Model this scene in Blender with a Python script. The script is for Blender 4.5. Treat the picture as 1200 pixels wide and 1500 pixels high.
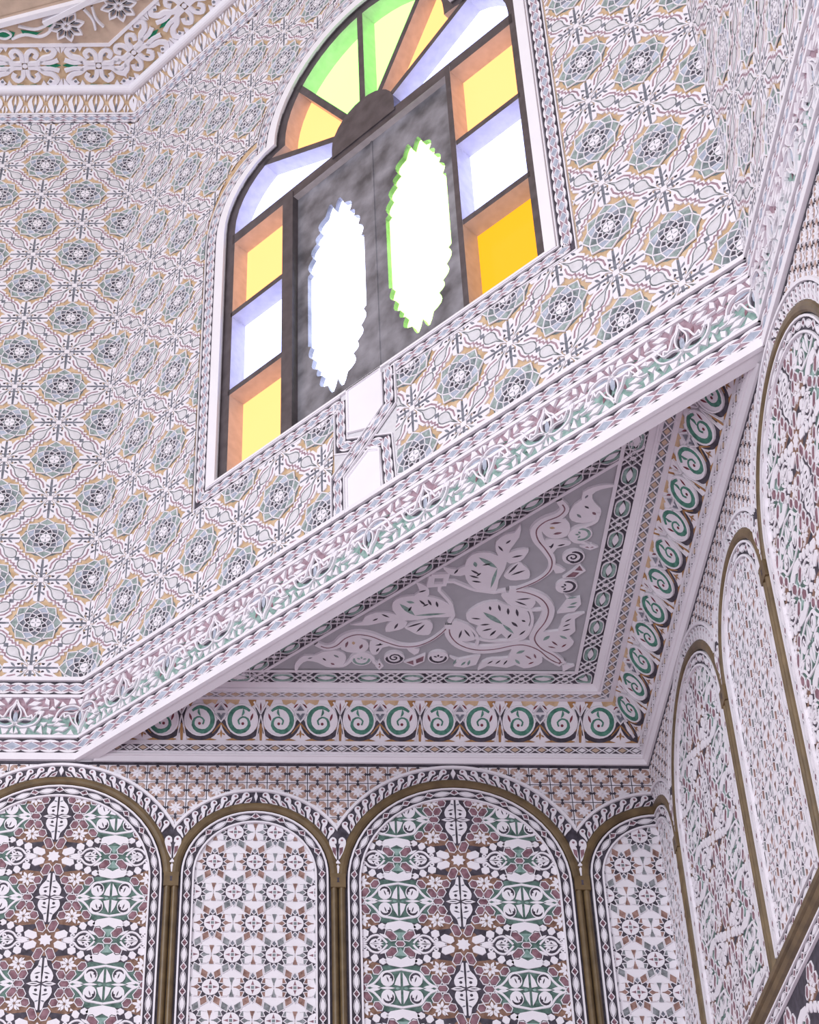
import bpy, math, random
from mathutils import Matrix, Vector
from mathutils.geometry import tessellate_polygon
random.seed(7)
PI = math.pi
sin, cos, sqrt = math.sin, math.cos, math.sqrt
scene = bpy.context.scene
COL = scene.collection
for o in list(bpy.data.objects): bpy.data.objects.remove(o)

# ------------------------------------------------------------------ camera
FPX, PPX, PPY = 2659.85, 322.96, 859.05          # focal length and principal point, for a 1200 x 1500 frame
yaw, pitch, roll = -0.0514, 0.6755, 0.0357
fwd = Vector((sin(yaw)*cos(pitch), cos(yaw)*cos(pitch), sin(pitch)))
r0 = Vector((cos(yaw), -sin(yaw), 0)); u0 = r0.cross(fwd)
rgt = r0*cos(roll) + u0*sin(roll); upv = -r0*sin(roll) + u0*cos(roll)
cd = bpy.data.cameras.new('camera'); cam = bpy.data.objects.new('camera', cd); COL.objects.link(cam)
cd.sensor_fit = 'VERTICAL'; cd.sensor_height = 24.0; cd.lens = FPX/1500*24.0
cd.shift_x = (600-PPX)/1500; cd.shift_y = (PPY-750)/1500
cd.clip_start = 0.05; cd.clip_end = 200
M = Matrix((rgt, upv, -fwd)).transposed().to_4x4(); M.translation = (-1.3339, -5.7608, -3.7777)
cam.matrix_world = M
scene.camera = cam

# ------------------------------------------------------------------ world, daylight, exposure
w = bpy.data.worlds.new('world'); scene.world = w; w.use_nodes = True
bg = w.node_tree.nodes['Background']
bg.inputs[0].default_value = (0.92, 0.90, 1.0, 1); bg.inputs[1].default_value = 0.86
def area(name, loc, target, sx, sy, power, col):
    l = bpy.data.lights.new(name, 'AREA'); l.shape = 'RECTANGLE'; l.size = sx; l.size_y = sy
    l.energy = power; l.color = col
    o = bpy.data.objects.new(name, l); COL.objects.link(o); o.location = loc
    o.rotation_euler = (Vector(target)-Vector(loc)).to_track_quat('-Z', 'Y').to_euler()
    return o
# daylight through the window opposite in the octagonal drum, and an unseen lamp added low to brighten the lower walls
area('daylight_opposite_window', (-6.2, -6.2, 1.9), (-1.1, -1.1, 0.6), 1.5, 2.1, 235, (0.95, 0.96, 1.0))
area('fill_lower_walls', (-3.0, -7.2, -3.4), (-1.3, 0, -0.8), 2.6, 2.8, 150, (0.95, 0.96, 1.0))
vs = scene.view_settings
vs.view_transform = 'Standard'; vs.look = 'None'; vs.gamma = 1.0; vs.exposure = -0.04; vs.use_curve_mapping = False

# ------------------------------------------------------------------ materials
MATS = {}
def mat(name, col, rough=0.65, var=0.10, scale=30.0, metal=0.0, bump=0.0, spec=0.3, emit=None, estr=0.0, var2=None):
    m = bpy.data.materials.new(name); m.use_nodes = True; nt = m.node_tree; b = nt.nodes['Principled BSDF']
    b.inputs['Roughness'].default_value = rough; b.inputs['Metallic'].default_value = metal
    b.inputs['Specular IOR Level'].default_value = spec
    geo = nt.nodes.new('ShaderNodeNewGeometry'); nz = nt.nodes.new('ShaderNodeTexNoise')
    nz.inputs['Scale'].default_value = scale; nz.inputs['Detail'].default_value = 4.0
    nt.links.new(geo.outputs['Position'], nz.inputs['Vector'])
    mx = nt.nodes.new('ShaderNodeMix'); mx.data_type = 'RGBA'
    rp = nt.nodes.new('ShaderNodeMapRange'); rp.inputs[1].default_value = 0.3; rp.inputs[2].default_value = 0.7
    nt.links.new(nz.outputs['Fac'], rp.inputs[0]); nt.links.new(rp.outputs[0], mx.inputs[0])
    c2 = var2 or tuple(min(1, c*(1+var)+var*0.02) for c in col)
    c1 = tuple(c*(1-var) for c in col)
    mx.inputs[6].default_value = (*c1, 1); mx.inputs[7].default_value = (*c2, 1)
    nt.links.new(mx.outputs[2], b.inputs['Base Color'])
    if bump:
        bp = nt.nodes.new('ShaderNodeBump'); bp.inputs['Strength'].default_value = bump; bp.inputs['Distance'].default_value = 0.004
        nt.links.new(nz.outputs['Fac'], bp.inputs['Height']); nt.links.new(bp.outputs[0], b.inputs['Normal'])
    if emit:
        b.inputs['Emission Color'].default_value = (*emit, 1); b.inputs['Emission Strength'].default_value = estr
    MATS[name] = m; return m
mat('white', (0.80, 0.775, 0.82), 0.6, 0.03, 14, bump=0.06)
mat('plain_white', (0.82, 0.80, 0.84), 0.55, 0.02, 8)
mat('pearl', (0.66, 0.65, 0.68), 0.6, 0.07, 40, bump=0.1)
mat('ochre', (0.58, 0.39, 0.22), 0.7, 0.2, 25, var2=(0.68, 0.51, 0.34))
mat('ochre_dark', (0.36, 0.17, 0.06), 0.7, 0.3, 25, var2=(0.46, 0.26, 0.11))
mat('sage', (0.27, 0.34, 0.325), 0.6, 0.3, 60, var2=(0.40, 0.48, 0.46))
mat('sage_dark', (0.17, 0.21, 0.215), 0.6, 0.3, 60, var2=(0.28, 0.33, 0.345))
mat('bluegrey', (0.36, 0.40, 0.50), 0.6, 0.2, 40, var2=(0.50, 0.55, 0.64))
mat('slate', (0.15, 0.16, 0.20), 0.6, 0.3, 50, var2=(0.26, 0.275, 0.32))
mat('smoke', (0.16, 0.18, 0.19), 0.6, 0.35, 60, var2=(0.33, 0.35, 0.37))
mat('charcoal', (0.045, 0.038, 0.052), 0.6, 0.3, 40, var2=(0.085, 0.075, 0.10))
mat('plum', (0.21, 0.095, 0.125), 0.55, 0.3, 45, var2=(0.32, 0.18, 0.215))
mat('mauve', (0.33, 0.21, 0.26), 0.6, 0.2, 45, var2=(0.44, 0.31, 0.36))
mat('wine', (0.16, 0.025, 0.04), 0.55, 0.3, 45)
mat('russet', (0.25, 0.135, 0.11), 0.6, 0.3, 55, var2=(0.39, 0.245, 0.21))
mat('brown', (0.20, 0.105, 0.07), 0.6, 0.3, 50, var2=(0.30, 0.18, 0.13))
mat('peach', (0.40, 0.25, 0.205), 0.6, 0.25, 60, var2=(0.58, 0.42, 0.36))
mat('green', (0.045, 0.19, 0.135), 0.55, 0.3, 50, var2=(0.10, 0.29, 0.22))
mat('mint', (0.19, 0.33, 0.29), 0.55, 0.25, 45, var2=(0.34, 0.48, 0.44))
mat('moss', (0.055, 0.115, 0.095), 0.55, 0.3, 50, var2=(0.14, 0.23, 0.20))
mat('emerald', (0.01, 0.20, 0.10), 0.5, 0.2, 45)
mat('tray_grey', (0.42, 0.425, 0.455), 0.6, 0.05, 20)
mat('sand', (0.56, 0.42, 0.32), 0.65, 0.12, 14)
mat('gilt', (0.125, 0.082, 0.036), 0.42, 0.25, 18, bump=0.12, spec=0.5, var2=(0.18, 0.122, 0.056))
mat('frame_dark', (0.075, 0.062, 0.068), 0.38, 0.25, 20, spec=0.5)
mat('reveal_wood', (0.50, 0.46, 0.46), 0.45, 0.1, 25)
mat('shutter', (0.13, 0.13, 0.15), 0.36, 0.5, 9, bump=0.3, spec=0.6, var2=(0.29, 0.285, 0.32))
mat('floor_stone', (0.42, 0.25, 0.31), 0.4, 0.1, 3)
def glass(name, col, strength):     # daylit stained glass: glows with the light coming through it
    m = mat(name, tuple(c*0.12 for c in col), 0.15, 0.03, 6, emit=col, estr=strength); return m
glass('glass_amber', (1.0, 0.40, 0.14), 2.25)
glass('glass_honey', (1.0, 0.38, 0.012), 1.55)
glass('glass_blue', (0.42, 0.48, 1.0), 4.6)
glass('glass_green', (0.28, 1.0, 0.15), 3.8)
glass('glass_clear', (0.60, 0.66, 1.0), 5.5)
glass('glass_lime', (0.45, 1.0, 0.20), 5.5)

# ------------------------------------------------------------------ relief patterns: convex 3-D faces in (u, v, h)
def area2(p): return sum(p[i][0]*p[(i+1) % len(p)][1]-p[(i+1) % len(p)][0]*p[i][1] for i in range(len(p)))
def ccw(p): return list(p) if area2(p) > 0 else list(reversed(p))
class Pat:
    def __init__(s): s.f = []
    def poly(s, pts, h, m):
        pts = ccw(pts)
        if len(pts) <= 3: s.f.append(([(p[0], p[1], h) for p in pts], m)); return s
        conv = True
        n = len(pts)
        for i in range(n):
            a, b, c = pts[i-1], pts[i], pts[(i+1) % n]
            if (b[0]-a[0])*(c[1]-b[1])-(b[1]-a[1])*(c[0]-b[0]) < -1e-12: conv = False; break
        if conv: s.f.append(([(p[0], p[1], h) for p in pts], m))
        else:
            for t in tessellate_polygon([[Vector((p[0], p[1], 0)) for p in pts]]):
                s.f.append(([(q[0], q[1], h) for q in ccw([pts[i] for i in t])], m))
        return s
    def prism(s, pts, h0, h1, m, ms=None, taper=0.0):
        pts = ccw(pts); n = len(pts)
        base = pts
        if taper:
            cx = sum(p[0] for p in pts)/n; cy = sum(p[1] for p in pts)/n
            top = [(cx+(p[0]-cx)*(1-taper), cy+(p[1]-cy)*(1-taper)) for p in pts]
        else: top = pts
        s.poly(top, h1, m)
        for i in range(n):
            j = (i+1) % n
            s.f.append(([(base[i][0], base[i][1], h0), (base[j][0], base[j][1], h0), (top[j][0], top[j][1], h1), (top[i][0], top[i][1], h1)], ms or m))
        return s
    def pit(s, pts, he, hc, m, c=None):
        pts = ccw(pts); n = len(pts)
        c = c or (sum(p[0] for p in pts)/n, sum(p[1] for p in pts)/n)
        for i in range(n):
            j = (i+1) % n
            s.f.append(([(pts[i][0], pts[i][1], he), (pts[j][0], pts[j][1], he), (c[0], c[1], hc)], m))
        return s
    def rib(s, pts, wd, h0, h1, m, closed=False, prof=None):
        n = len(pts); L = []
        ws = wd if isinstance(wd, (list, tuple)) else [wd]*n
        for i in range(n):
            a = pts[i-1] if (i > 0 or closed) else pts[i]; b = pts[(i+1) % n] if (i < n-1 or closed) else pts[i]
            def nrm(x, y):
                l = sqrt(x*x+y*y) or 1; return (-y/l, x/l)
            n1 = nrm(pts[i][0]-a[0], pts[i][1]-a[1]) if a is not pts[i] else None
            n2 = nrm(b[0]-pts[i][0], b[1]-pts[i][1]) if b is not pts[i] else None
            if n1 is None: n1 = n2
            if n2 is None: n2 = n1
            nx, ny = n1[0]+n2[0], n1[1]+n2[1]; l = sqrt(nx*nx+ny*ny) or 1; nx /= l; ny /= l
            k = min(2.2, 1/max(0.2, nx*n1[0]+ny*n1[1]))
            L.append((pts[i], nx*k, ny*k, ws[i]/2))
        prof = prof or [(-1, 0), (-0.72, 1), (0.72, 1), (1, 0)]
        for i in range(n if closed else n-1):
            A, B = L[i], L[(i+1) % n]
            for q in range(len(prof)-1):
                x0, y0 = prof[q]; x1, y1 = prof[q+1]
                def at(X, x, y): return (X[0][0]+X[1]*X[3]*x, X[0][1]+X[2]*X[3]*x, h0+(h1-h0)*y)
                s.f.append(([at(A, x0, y0), at(B, x0, y0), at(B, x1, y1), at(A, x1, y1)], m))
        return s
    def add(s, o, dx=0, dy=0, rot=0, sx=1, sy=1, dh=0):
        c, sn = cos(rot), sin(rot); flip = sx*sy < 0
        for pts, m in o.f:
            q = [(dx+c*x*sx-sn*y*sy, dy+sn*x*sx+c*y*sy, h+dh) for x, y, h in pts]
            s.f.append((q[::-1] if flip else q, m))
        return s
    def sym4(s, o):
        for sx in (1, -1):
            for sy in (1, -1): s.add(o, sx=sx, sy=sy)
        return s
    def warp(s, fn):
        o = Pat(); o.f = [([fn(*p) for p in pts], m) for pts, m in s.f]; return o
    def radius(s): return max(sqrt(x*x+y*y) for pts, m in s.f for x, y, h in pts)
def clip_face(pts, pl):
    nx, ny, c = pl; out = []; n = len(pts)
    d = [nx*p[0]+ny*p[1]-c for p in pts]
    for i in range(n):
        j = (i+1) % n
        if d[i] <= 1e-9: out.append(pts[i])
        if (d[i] < -1e-9 and d[j] > 1e-9) or (d[i] > 1e-9 and d[j] < -1e-9):
            t = d[i]/(d[i]-d[j]); out.append(tuple(pts[i][k]+(pts[j][k]-pts[i][k])*t for k in range(3)))
    return out if len(out) >= 3 else None
def clip(P, planes):
    o = Pat()
    for pts, m in P.f:
        for pl in planes:
            pts = clip_face(pts, pl)
            if not pts: break
        if pts: o.f.append((pts, m))
    return o
def cut(P, planes):                 # what lies outside one convex region
    o = Pat()
    for pts, m in P.f:
        rest = pts
        for (nx, ny, c) in planes:
            out = clip_face(rest, (-nx, -ny, -c))
            if out: o.f.append((out, m))
            rest = clip_face(rest, (nx, ny, c))
            if not rest: break
    return o
def planes_of(poly):                # half planes of a convex ccw polygon
    poly = ccw(poly); r = []
    for i in range(len(poly)):
        a, b = poly[i], poly[(i+1) % len(poly)]
        l = sqrt((b[0]-a[0])**2+(b[1]-a[1])**2)
        if l < 1e-9: continue
        nx, ny = (b[1]-a[1])/l, -(b[0]-a[0])/l; r.append((nx, ny, nx*a[0]+ny*a[1]))
    return r
def mesh_of(name, P):
    vi = {}; V = []; F = []; MI = []; ms = []
    for pts, m in P.f:
        ids = []
        for p in pts:
            k = (round(p[0], 5), round(p[1], 5), round(p[2], 5))
            if k not in vi: vi[k] = len(V); V.append(k)
            if not ids or ids[-1] != vi[k]: ids.append(vi[k])
        if len(ids) > 1 and ids[0] == ids[-1]: ids.pop()
        if len(set(ids)) < 3 or len(set(ids)) != len(ids): continue
        if m not in ms: ms.append(m)
        F.append(ids); MI.append(ms.index(m))
    me = bpy.data.meshes.new(name); me.from_pydata(V, [], F)
    for m in ms: me.materials.append(MATS[m])
    me.polygons.foreach_set('material_index', MI); me.update()
    return me
class Frame:
    def __init__(s, O, U, V):
        s.O, s.U, s.V = Vector(O), Vector(U).normalized(), Vector(V).normalized(); s.N = s.U.cross(s.V)
        s.M = Matrix((s.U, s.V, s.N)).transposed().to_4x4(); s.M.translation = s.O
WM = {}                             # world matrix of every object, so that children can be placed in world terms
def link(name, data, parent=None, Mw=None):
    o = bpy.data.objects.new(name, data); COL.objects.link(o)
    Mw = Mw if Mw is not None else Matrix.Identity(4)
    if parent is not None:
        o.parent = parent; o.matrix_parent_inverse = WM[parent.name].inverted()
    o.matrix_basis = Mw; WM[o.name] = Mw
    return o
def tag(o, label=None, cat=None, group=None, kind=None):
    if label: o['label'] = label
    if cat: o['category'] = cat
    if group: o['group'] = group
    if kind: o['kind'] = kind
    return o
def build(name, P, fr, parent=None):
    if not P.f: return None
    return link(name, mesh_of(name, P), parent, fr.M)
class Motif:
    def __init__(s, name, P): s.name, s.P, s.r, s._me = name, P, P.radius(), None
    def me(s):
        if s._me is None: s._me = mesh_of(s.name, s.P)
        return s._me
def put(mo, fr, u, v, parent, rot=0, keep=(), cuts=(), name=None):
    sd = lambda pl: pl[0]*u+pl[1]*v-pl[2]
    need = False
    for pl in keep:
        d = sd(pl)
        if d >= mo.r: return None
        if d > -mo.r: need = True
    hit = []
    for c in cuts:
        ds = [sd(pl) for pl in c]
        if max(ds) <= -mo.r: return None
        if max(ds) < mo.r: hit.append(c)
    if not need and not hit:
        return link(name or mo.name, mo.me(), parent, fr.M @ Matrix.Translation((u, v, 0)) @ Matrix.Rotation(rot, 4, 'Z'))
    P = Pat().add(mo.P, u, v, rot)
    n0 = sum(len(f[0]) for f in P.f)
    P = clip(P, keep)
    for c in hit: P = cut(P, c)
    if len(P.f) < 4 or (mo.name == 'star' and len(P.f) < 0.12*len(mo.P.f) and any(sd(pl) > 0.02 for pl in keep)): return None
    return build(name or mo.name, P, fr, parent)
def flat(P, k=0.36):                 # shallower relief
    o = Pat(); o.f = [([(x, y, h*k) for x, y, h in pts], m) for pts, m in P.f]; return o
def circ(cx, cy, r, n=16, a0=0.0, ry=None): return [(cx+r*cos(a0+2*PI*i/n), cy+(ry or r)*sin(a0+2*PI*i/n)) for i in range(n)]
def arc(cx, cy, r, a0, a1, n=8): return [(cx+r*cos(a0+(a1-a0)*i/n), cy+r*sin(a0+(a1-a0)*i/n)) for i in range(n+1)]
def lens(x0, y0, x1, y1, wd, n=4, bend=0.0):      # pointed leaf between two points
    dx, dy = x1-x0, y1-y0; l = sqrt(dx*dx+dy*dy) or 1; nx, ny = -dy/l, dx/l; A = []; B = []
    for i in range(n+1):
        t = i/n; s = sin(PI*t); mx = x0+dx*t+nx*bend*s; my = y0+dy*t+ny*bend*s
        A.append((mx+nx*wd*s/2, my+ny*wd*s/2)); B.append((mx-nx*wd*s/2, my-ny*wd*s/2))
    return B+A[-2:0:-1]
def spiral(cx, cy, r0, r1, a0, turns, n=14):
    return [(cx+(r0+(r1-r0)*i/n)*cos(a0+2*PI*turns*i/n), cy+(r0+(r1-r0)*i/n)*sin(a0+2*PI*turns*i/n)) for i in range(n+1)]
def smooth(pts, k=3, closed=False):               # Catmull-Rom
    n = len(pts); out = []
    for i in range(n if closed else n-1):
        p0 = pts[(i-1) % n] if (closed or i > 0) else pts[i]; p1 = pts[i]; p2 = pts[(i+1) % n]
        p3 = pts[(i+2) % n] if (closed or i+2 < n) else p2
        for q in range(k):
            t = q/k
            out.append(tuple(0.5*((2*p1[d])+(-p0[d]+p2[d])*t+(2*p0[d]-5*p1[d]+4*p2[d]-p3[d])*t*t+(-p0[d]+3*p1[d]-3*p2[d]+p3[d])*t*t*t) for d in (0, 1)))
    if not closed: out.append(pts[-1])
    return out
def inset(pts, k):
    n = len(pts); cx = sum(p[0] for p in pts)/n; cy = sum(p[1] for p in pts)/n
    return [(cx+(p[0]-cx)*k, cy+(p[1]-cy)*k) for p in pts]
def hexa(cx, cy, l, wd, ang, tip=0.32):           # elongated hexagon
    h = [(l/2, 0), (l/2-wd*tip, wd/2), (-l/2+wd*tip, wd/2), (-l/2, 0), (-l/2+wd*tip, -wd/2), (l/2-wd*tip, -wd/2)]
    c, s = cos(ang), sin(ang)
    return [(cx+c*x-s*y, cy+s*x+c*y) for x, y in h]
# ------------------------------------------------------------------ the place: corner of the room at x = y = 0, soffit level z = 0
A_ = 2.1503; SQ = sqrt(2); SIDE = A_*SQ
WS, WB = 0.6, 0.8694                                # pitch of narrow and wide arches
FRONT = Frame((0, 0, 0), (1, 0, 0), (0, 0, 1))      # u = x, negative away from the corner
RIGHT = Frame((0, 0, 0), (0, -1, 0), (0, 0, 1))     # u = -y, the same wall surface unrolled round the corner
DIAG = Frame((-A_, 0, 0), (1, -1, 0), (0, 0, 1))    # u = 0 .. SIDE across the chamfer of the octagon
DLEFT = Frame((-A_, 0, 0), (1, 0, 0), (0, 0, 1))
DRIGHT = Frame((0, -A_, 0), (0, -1, 0), (0, 0, 1))
XL, YR = -3.24, 3.24                                # how far the two walls are built
ZF, ZT = 0.377, 3.885                               # carved field of the drum

def box(name, x0, x1, y0, y1, z0, z1, m, parent=None):
    V = [(x, y, z) for x in (x0, x1) for y in (y0, y1) for z in (z0, z1)]
    F = [(0, 1, 3, 2), (4, 6, 7, 5), (0, 4, 5, 1), (2, 3, 7, 6), (0, 2, 6, 4), (1, 5, 7, 3)]
    me = bpy.data.meshes.new(name); me.from_pydata(V, [], F); me.materials.append(MATS[m]); me.update()
    return link(name, me, parent)
def rect(x0, x1, y0, y1): return [(x0, y0), (x1, y0), (x1, y1), (x0, y1)]
def wallmesh(name, fr, u0, u1, z0, z1, thick, grounds):
    P = Pat()
    P.prism(rect(u0, u1, z0, z1), -thick, 0.0, 'plain_white'); P.poly(rect(u0, u1, z0, z1), -thick, 'plain_white')
    for poly, m in grounds: P.poly(poly, 0.0015 if m == 'ochre' else 0.0004, m)
    o = build(name, P, fr); tag(o, kind='structure'); return o
wall_front = wallmesh('wall_front', FRONT, XL, 0.16, -5.4, 4.3, 0.16,
    [(rect(XL, -A_, ZF, ZT), 'ochre'), (rect(XL, 0, -1.40, -0.012), 'charcoal'), (rect(XL, 0, -2.3, -1.53), 'charcoal')])
wall_right = wallmesh('wall_right', RIGHT, 0.0, YR, -5.4, 4.3, 0.16,
    [(rect(A_, YR, ZF, ZT), 'ochre'), (rect(0, YR, -1.40, -0.012), 'charcoal'), (rect(0, YR, -2.3, -1.53), 'charcoal')])
floor = tag(box('floor', -8.5, 0.3, -8.5, 0.3, -5.5, -5.4, 'floor_stone'), kind='structure')

# window outline on the diagonal wall (outer edge of the dark frame)
UC, WH, WZ0, WZ1, ZK, RK = 1.5425, 0.8125, 0.95, 2.41, 2.746, 0.505
def win_low(e=0.0, e0=None):        # lower body with rounded shoulders, grown by e
    e0 = e if e0 is None else e0
    ku = RK+e; p = [(UC-WH-e, WZ0-e0), (UC+WH+e, WZ0-e0)]
    rx, rz = WH+e-ku, ZK-WZ1+e
    p += [(UC+ku+rx*cos(t), WZ1+rz*sin(t)) for t in [PI/2*i/8 for i in range(9)]]
    p += [(UC-ku-rx*cos(t), WZ1+rz*sin(t)) for t in [PI/2*(8-i)/8 for i in range(9)]]
    return p
def win_arch(e=0.0): return [(UC-RK-e, ZK-0.25)]+[(UC+RK+e, ZK-0.25)]+[(UC+(RK+e)*cos(PI*i/24), ZK+(RK+e)*sin(PI*i/24)) for i in range(25)]
def outline(e=0.0, e0=None):        # full outline, ccw from bottom left
    e0 = e if e0 is None else e0
    ku = RK+e; rx, rz = WH+e-ku, ZK-WZ1+e*0.6
    p = [(UC-WH-e, WZ0-e0), (UC+WH+e, WZ0-e0)]
    p += [(UC+ku+rx*cos(t), WZ1+rz*sin(t)) for t in [PI/2*i/8 for i in range(9)]]
    z1 = WZ1+rz; a0 = math.asin(max(0, min(1, (z1-ZK)/(RK+e))))
    p += [(UC+(RK+e)*cos(t), ZK+(RK+e)*sin(t)) for t in [a0+(PI-2*a0)*i/24 for i in range(25)]]
    p += [(UC-ku-rx*cos(t), WZ1+rz*sin(t)) for t in [PI/2*(8-i)/8 for i in range(9)]]
    return p
CUT_WIN = [planes_of(win_low(0)), planes_of(win_arch(0))]
BORD, BORD0 = 0.132, 0.085
CUT_BORD = [planes_of(win_low(BORD, BORD0)), planes_of(win_arch(BORD))]

P = Pat()                                            # diagonal wall of the drum: thin at the soffit, thicker behind the window
face = Pat().poly(rect(0, SIDE, -0.005, 4.3), 0.0, 'plain_white')
for c in CUT_WIN: face = cut(face, c)
P.add(face)
g = Pat().poly(rect(0, SIDE, ZF, ZT), 0.0015, 'ochre')
for c in CUT_WIN: g = cut(g, c)
P.add(g)
for (u0, u1) in ((0, SIDE),): P.f.append(([(u0, -0.005, 0), (u0+0.045, -0.005, -0.045), (u1-0.045, -0.005, -0.045), (u1, -0.005, 0)], 'plain_white'))
P.f.append(([(0.045, -0.005, -0.045), (0.045, 0.24, -0.045), (SIDE-0.045, 0.24, -0.045), (SIDE-0.045, -0.005, -0.045)], 'plain_white'))
ol = outline(0); n = len(ol)
for i in range(n):                                   # reveal of the window opening
    a, b = ol[i], ol[(i+1) % n]
    P.f.append(([(a[0], a[1], 0), (b[0], b[1], 0), (b[0], b[1], -0.13), (a[0], a[1], -0.13)][::-1], 'frame_dark'))
wall_diag = build('wall_diagonal', P, DIAG); tag(wall_diag, kind='structure')

# ------------------------------------------------------------------ drum field motifs
PU, PV, ZR0 = SIDE/7, 0.4455, 0.648
def m_rosette():
    p = Pat(); R = [0.026, 0.039, 0.053, 0.069, 0.087, 0.106]; n = 8
    col = ['charcoal', 'slate', 'sage_dark', 'sage']
    p.poly(circ(0, 0, 0.098, 16), 0.003, 'sage_dark')
    for i in range(4):
        for k in range(n):
            t = 2*PI*k/n+(PI/n if i % 2 == 0 else 0); d = PI/n
            q = [(R[i]*cos(t), R[i]*sin(t)), (R[i+1]*cos(t+d), R[i+1]*sin(t+d)), (R[i+2]*cos(t), R[i+2]*sin(t)), (R[i+1]*cos(t-d), R[i+1]*sin(t-d))]
            p.pit(q, 0.0085, 0.0035, col[i] if not (i == 2 and k % 2) else 'bluegrey')
            p.rib([q[1], q[2], q[3]], 0.0042 if i < 2 else 0.0052, 0.006, 0.0115, 'white')
            if i == 0: p.rib([q[3], q[0], q[1]], 0.0036, 0.006, 0.0115, 'white')
    p.prism(circ(0, 0, 0.0225, 14), 0.004, 0.0115, 'white')
    for k in range(4):
        t = PI/2*k; p.poly(lens(0.003*cos(t), 0.003*sin(t), 0.021*cos(t), 0.021*sin(t), 0.004), 0.0118, 'slate')
    return Motif('rosette', flat(p, 0.75))
def m_cross():
    p = Pat(); arm = Pat()
    half = smooth([(0.0055, 0.012), (0.016, 0.026), (0.010, 0.034), (0.022, 0.040), (0.030, 0.052), (0.024, 0.060), (0.036, 0.072), (0.034, 0.086), (0.022, 0.084), (0.020, 0.098), (0.004, 0.104)], 2)
    for sx in (1, -1):
        arm.prism([(x*sx, y) for x, y in half]+[(0.0055*sx, 0.06)], 0.0, 0.010, 'white')
        arm.poly(circ(sx*0.018, 0.045, 0.0062, 7), 0.0103, 'charcoal')
        arm.poly(lens(sx*0.004, 0.056, sx*0.027, 0.076, 0.0095), 0.0103, 'slate')
        arm.poly(lens(sx*0.002, 0.028, sx*0.018, 0.031, 0.008), 0.0103, 'slate')
    arm.pit([(-0.006, 0.012), (0.006, 0.012), (0.004, 0.100), (-0.004, 0.100)], 0.0062, 0.0040, 'slate')
    for k in range(4): p.add(arm, rot=PI/2*k, sx=1.08, sy=1.09)
    p.prism([(0.012, 0.012), (-0.012, 0.012), (-0.012, -0.012), (0.012, -0.012)], 0, 0.011, 'white')
    return Motif('leaf_cross', flat(p, 0.62))
def m_cartouche():
    L = sqrt(PU*PU+PV*PV)/4-0.012; p = Pat()
    half = [(-L, 0), (-L+0.03, 0.007), (-L+0.042, 0.024), (-L+0.070, 0.046), (-0.042, 0.050), (-0.033, 0.038), (-0.020, 0.048), (-0.013, 0.034), (0, 0.043)]
    half = half+[(-x, y) for x, y in half[-2::-1]]
    p.prism(half+[(x, -y) for x, y in half[-2:0:-1]], 0, 0.010, 'white')
    for sy in (1, -1):
        p.rib([(x*0.90, sy*y*0.72) for x, y in half[2:-2]], 0.0088, 0.0095, 0.0104, 'mauve')
    for sx in (1, -1):
        t = smooth([(sx*0.012, 0.0), (sx*0.03, 0.021), (sx*0.055, 0.021), (sx*0.085, 0.004), (sx*(L-0.022), 0.0), (sx*0.085, -0.004), (sx*0.055, -0.021), (sx*0.03, -0.021)], 2, True)
        p.rib(t, 0.0055, 0.0095, 0.0112, 'smoke', True); p.pit(inset(t, 0.93), 0.0102, 0.0135, 'pearl')
    p.prism([(0.013, 0), (0, 0.013), (-0.013, 0), (0, -0.013)], 0.010, 0.0112, 'slate')
    return Motif('cartouche', flat(p, 0.74))
ROS, CRS, CAR = m_rosette(), m_cross(), m_cartouche()
def drum_field(fr, s0, s1, off, parent, cuts):
    keep = [(1, 0, s1-off), (-1, 0, -(s0-off)), (0, 1, ZT), (0, -1, -ZF)]
    ang = math.atan2(PV, PU)
    for i in range(math.floor(s0/PU*2)-1, math.ceil(s1/PU*2)+2):
        for k in range(-2, 17):
            u, v = i*PU/2-off, ZR0+k*PV/2
            (put(ROS if (i+k) % 2 else CRS, fr, u, v, parent, 0, keep, cuts))
            if (i+k) % 2:                            # cartouches on two of the four diagonals around each rosette
                put(CAR, fr, u+PU/4, v+PV/4, parent, -ang, keep, cuts)
                put(CAR, fr, u+PU/4, v-PV/4, parent, ang, keep, cuts)
KNOT = rect(1.345, 1.685, 0.30, 0.95)
drum_field(DLEFT, XL+A_, 0, 0, wall_front, [])
KNOTS = [planes_of(rect(1.364, 1.676, 0.72, 0.96)), planes_of([(1.364, 0.74), (1.676, 0.74), (1.655, 0.55), (1.350, 0.52)]), planes_of(rect(1.350, 1.658, 0.30, 0.56))]
drum_field(DIAG, 0, SIDE, 0, wall_diag, CUT_BORD+KNOTS)
drum_field(DRIGHT, SIDE, SIDE+YR-A_, SIDE, wall_right, [])

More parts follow.
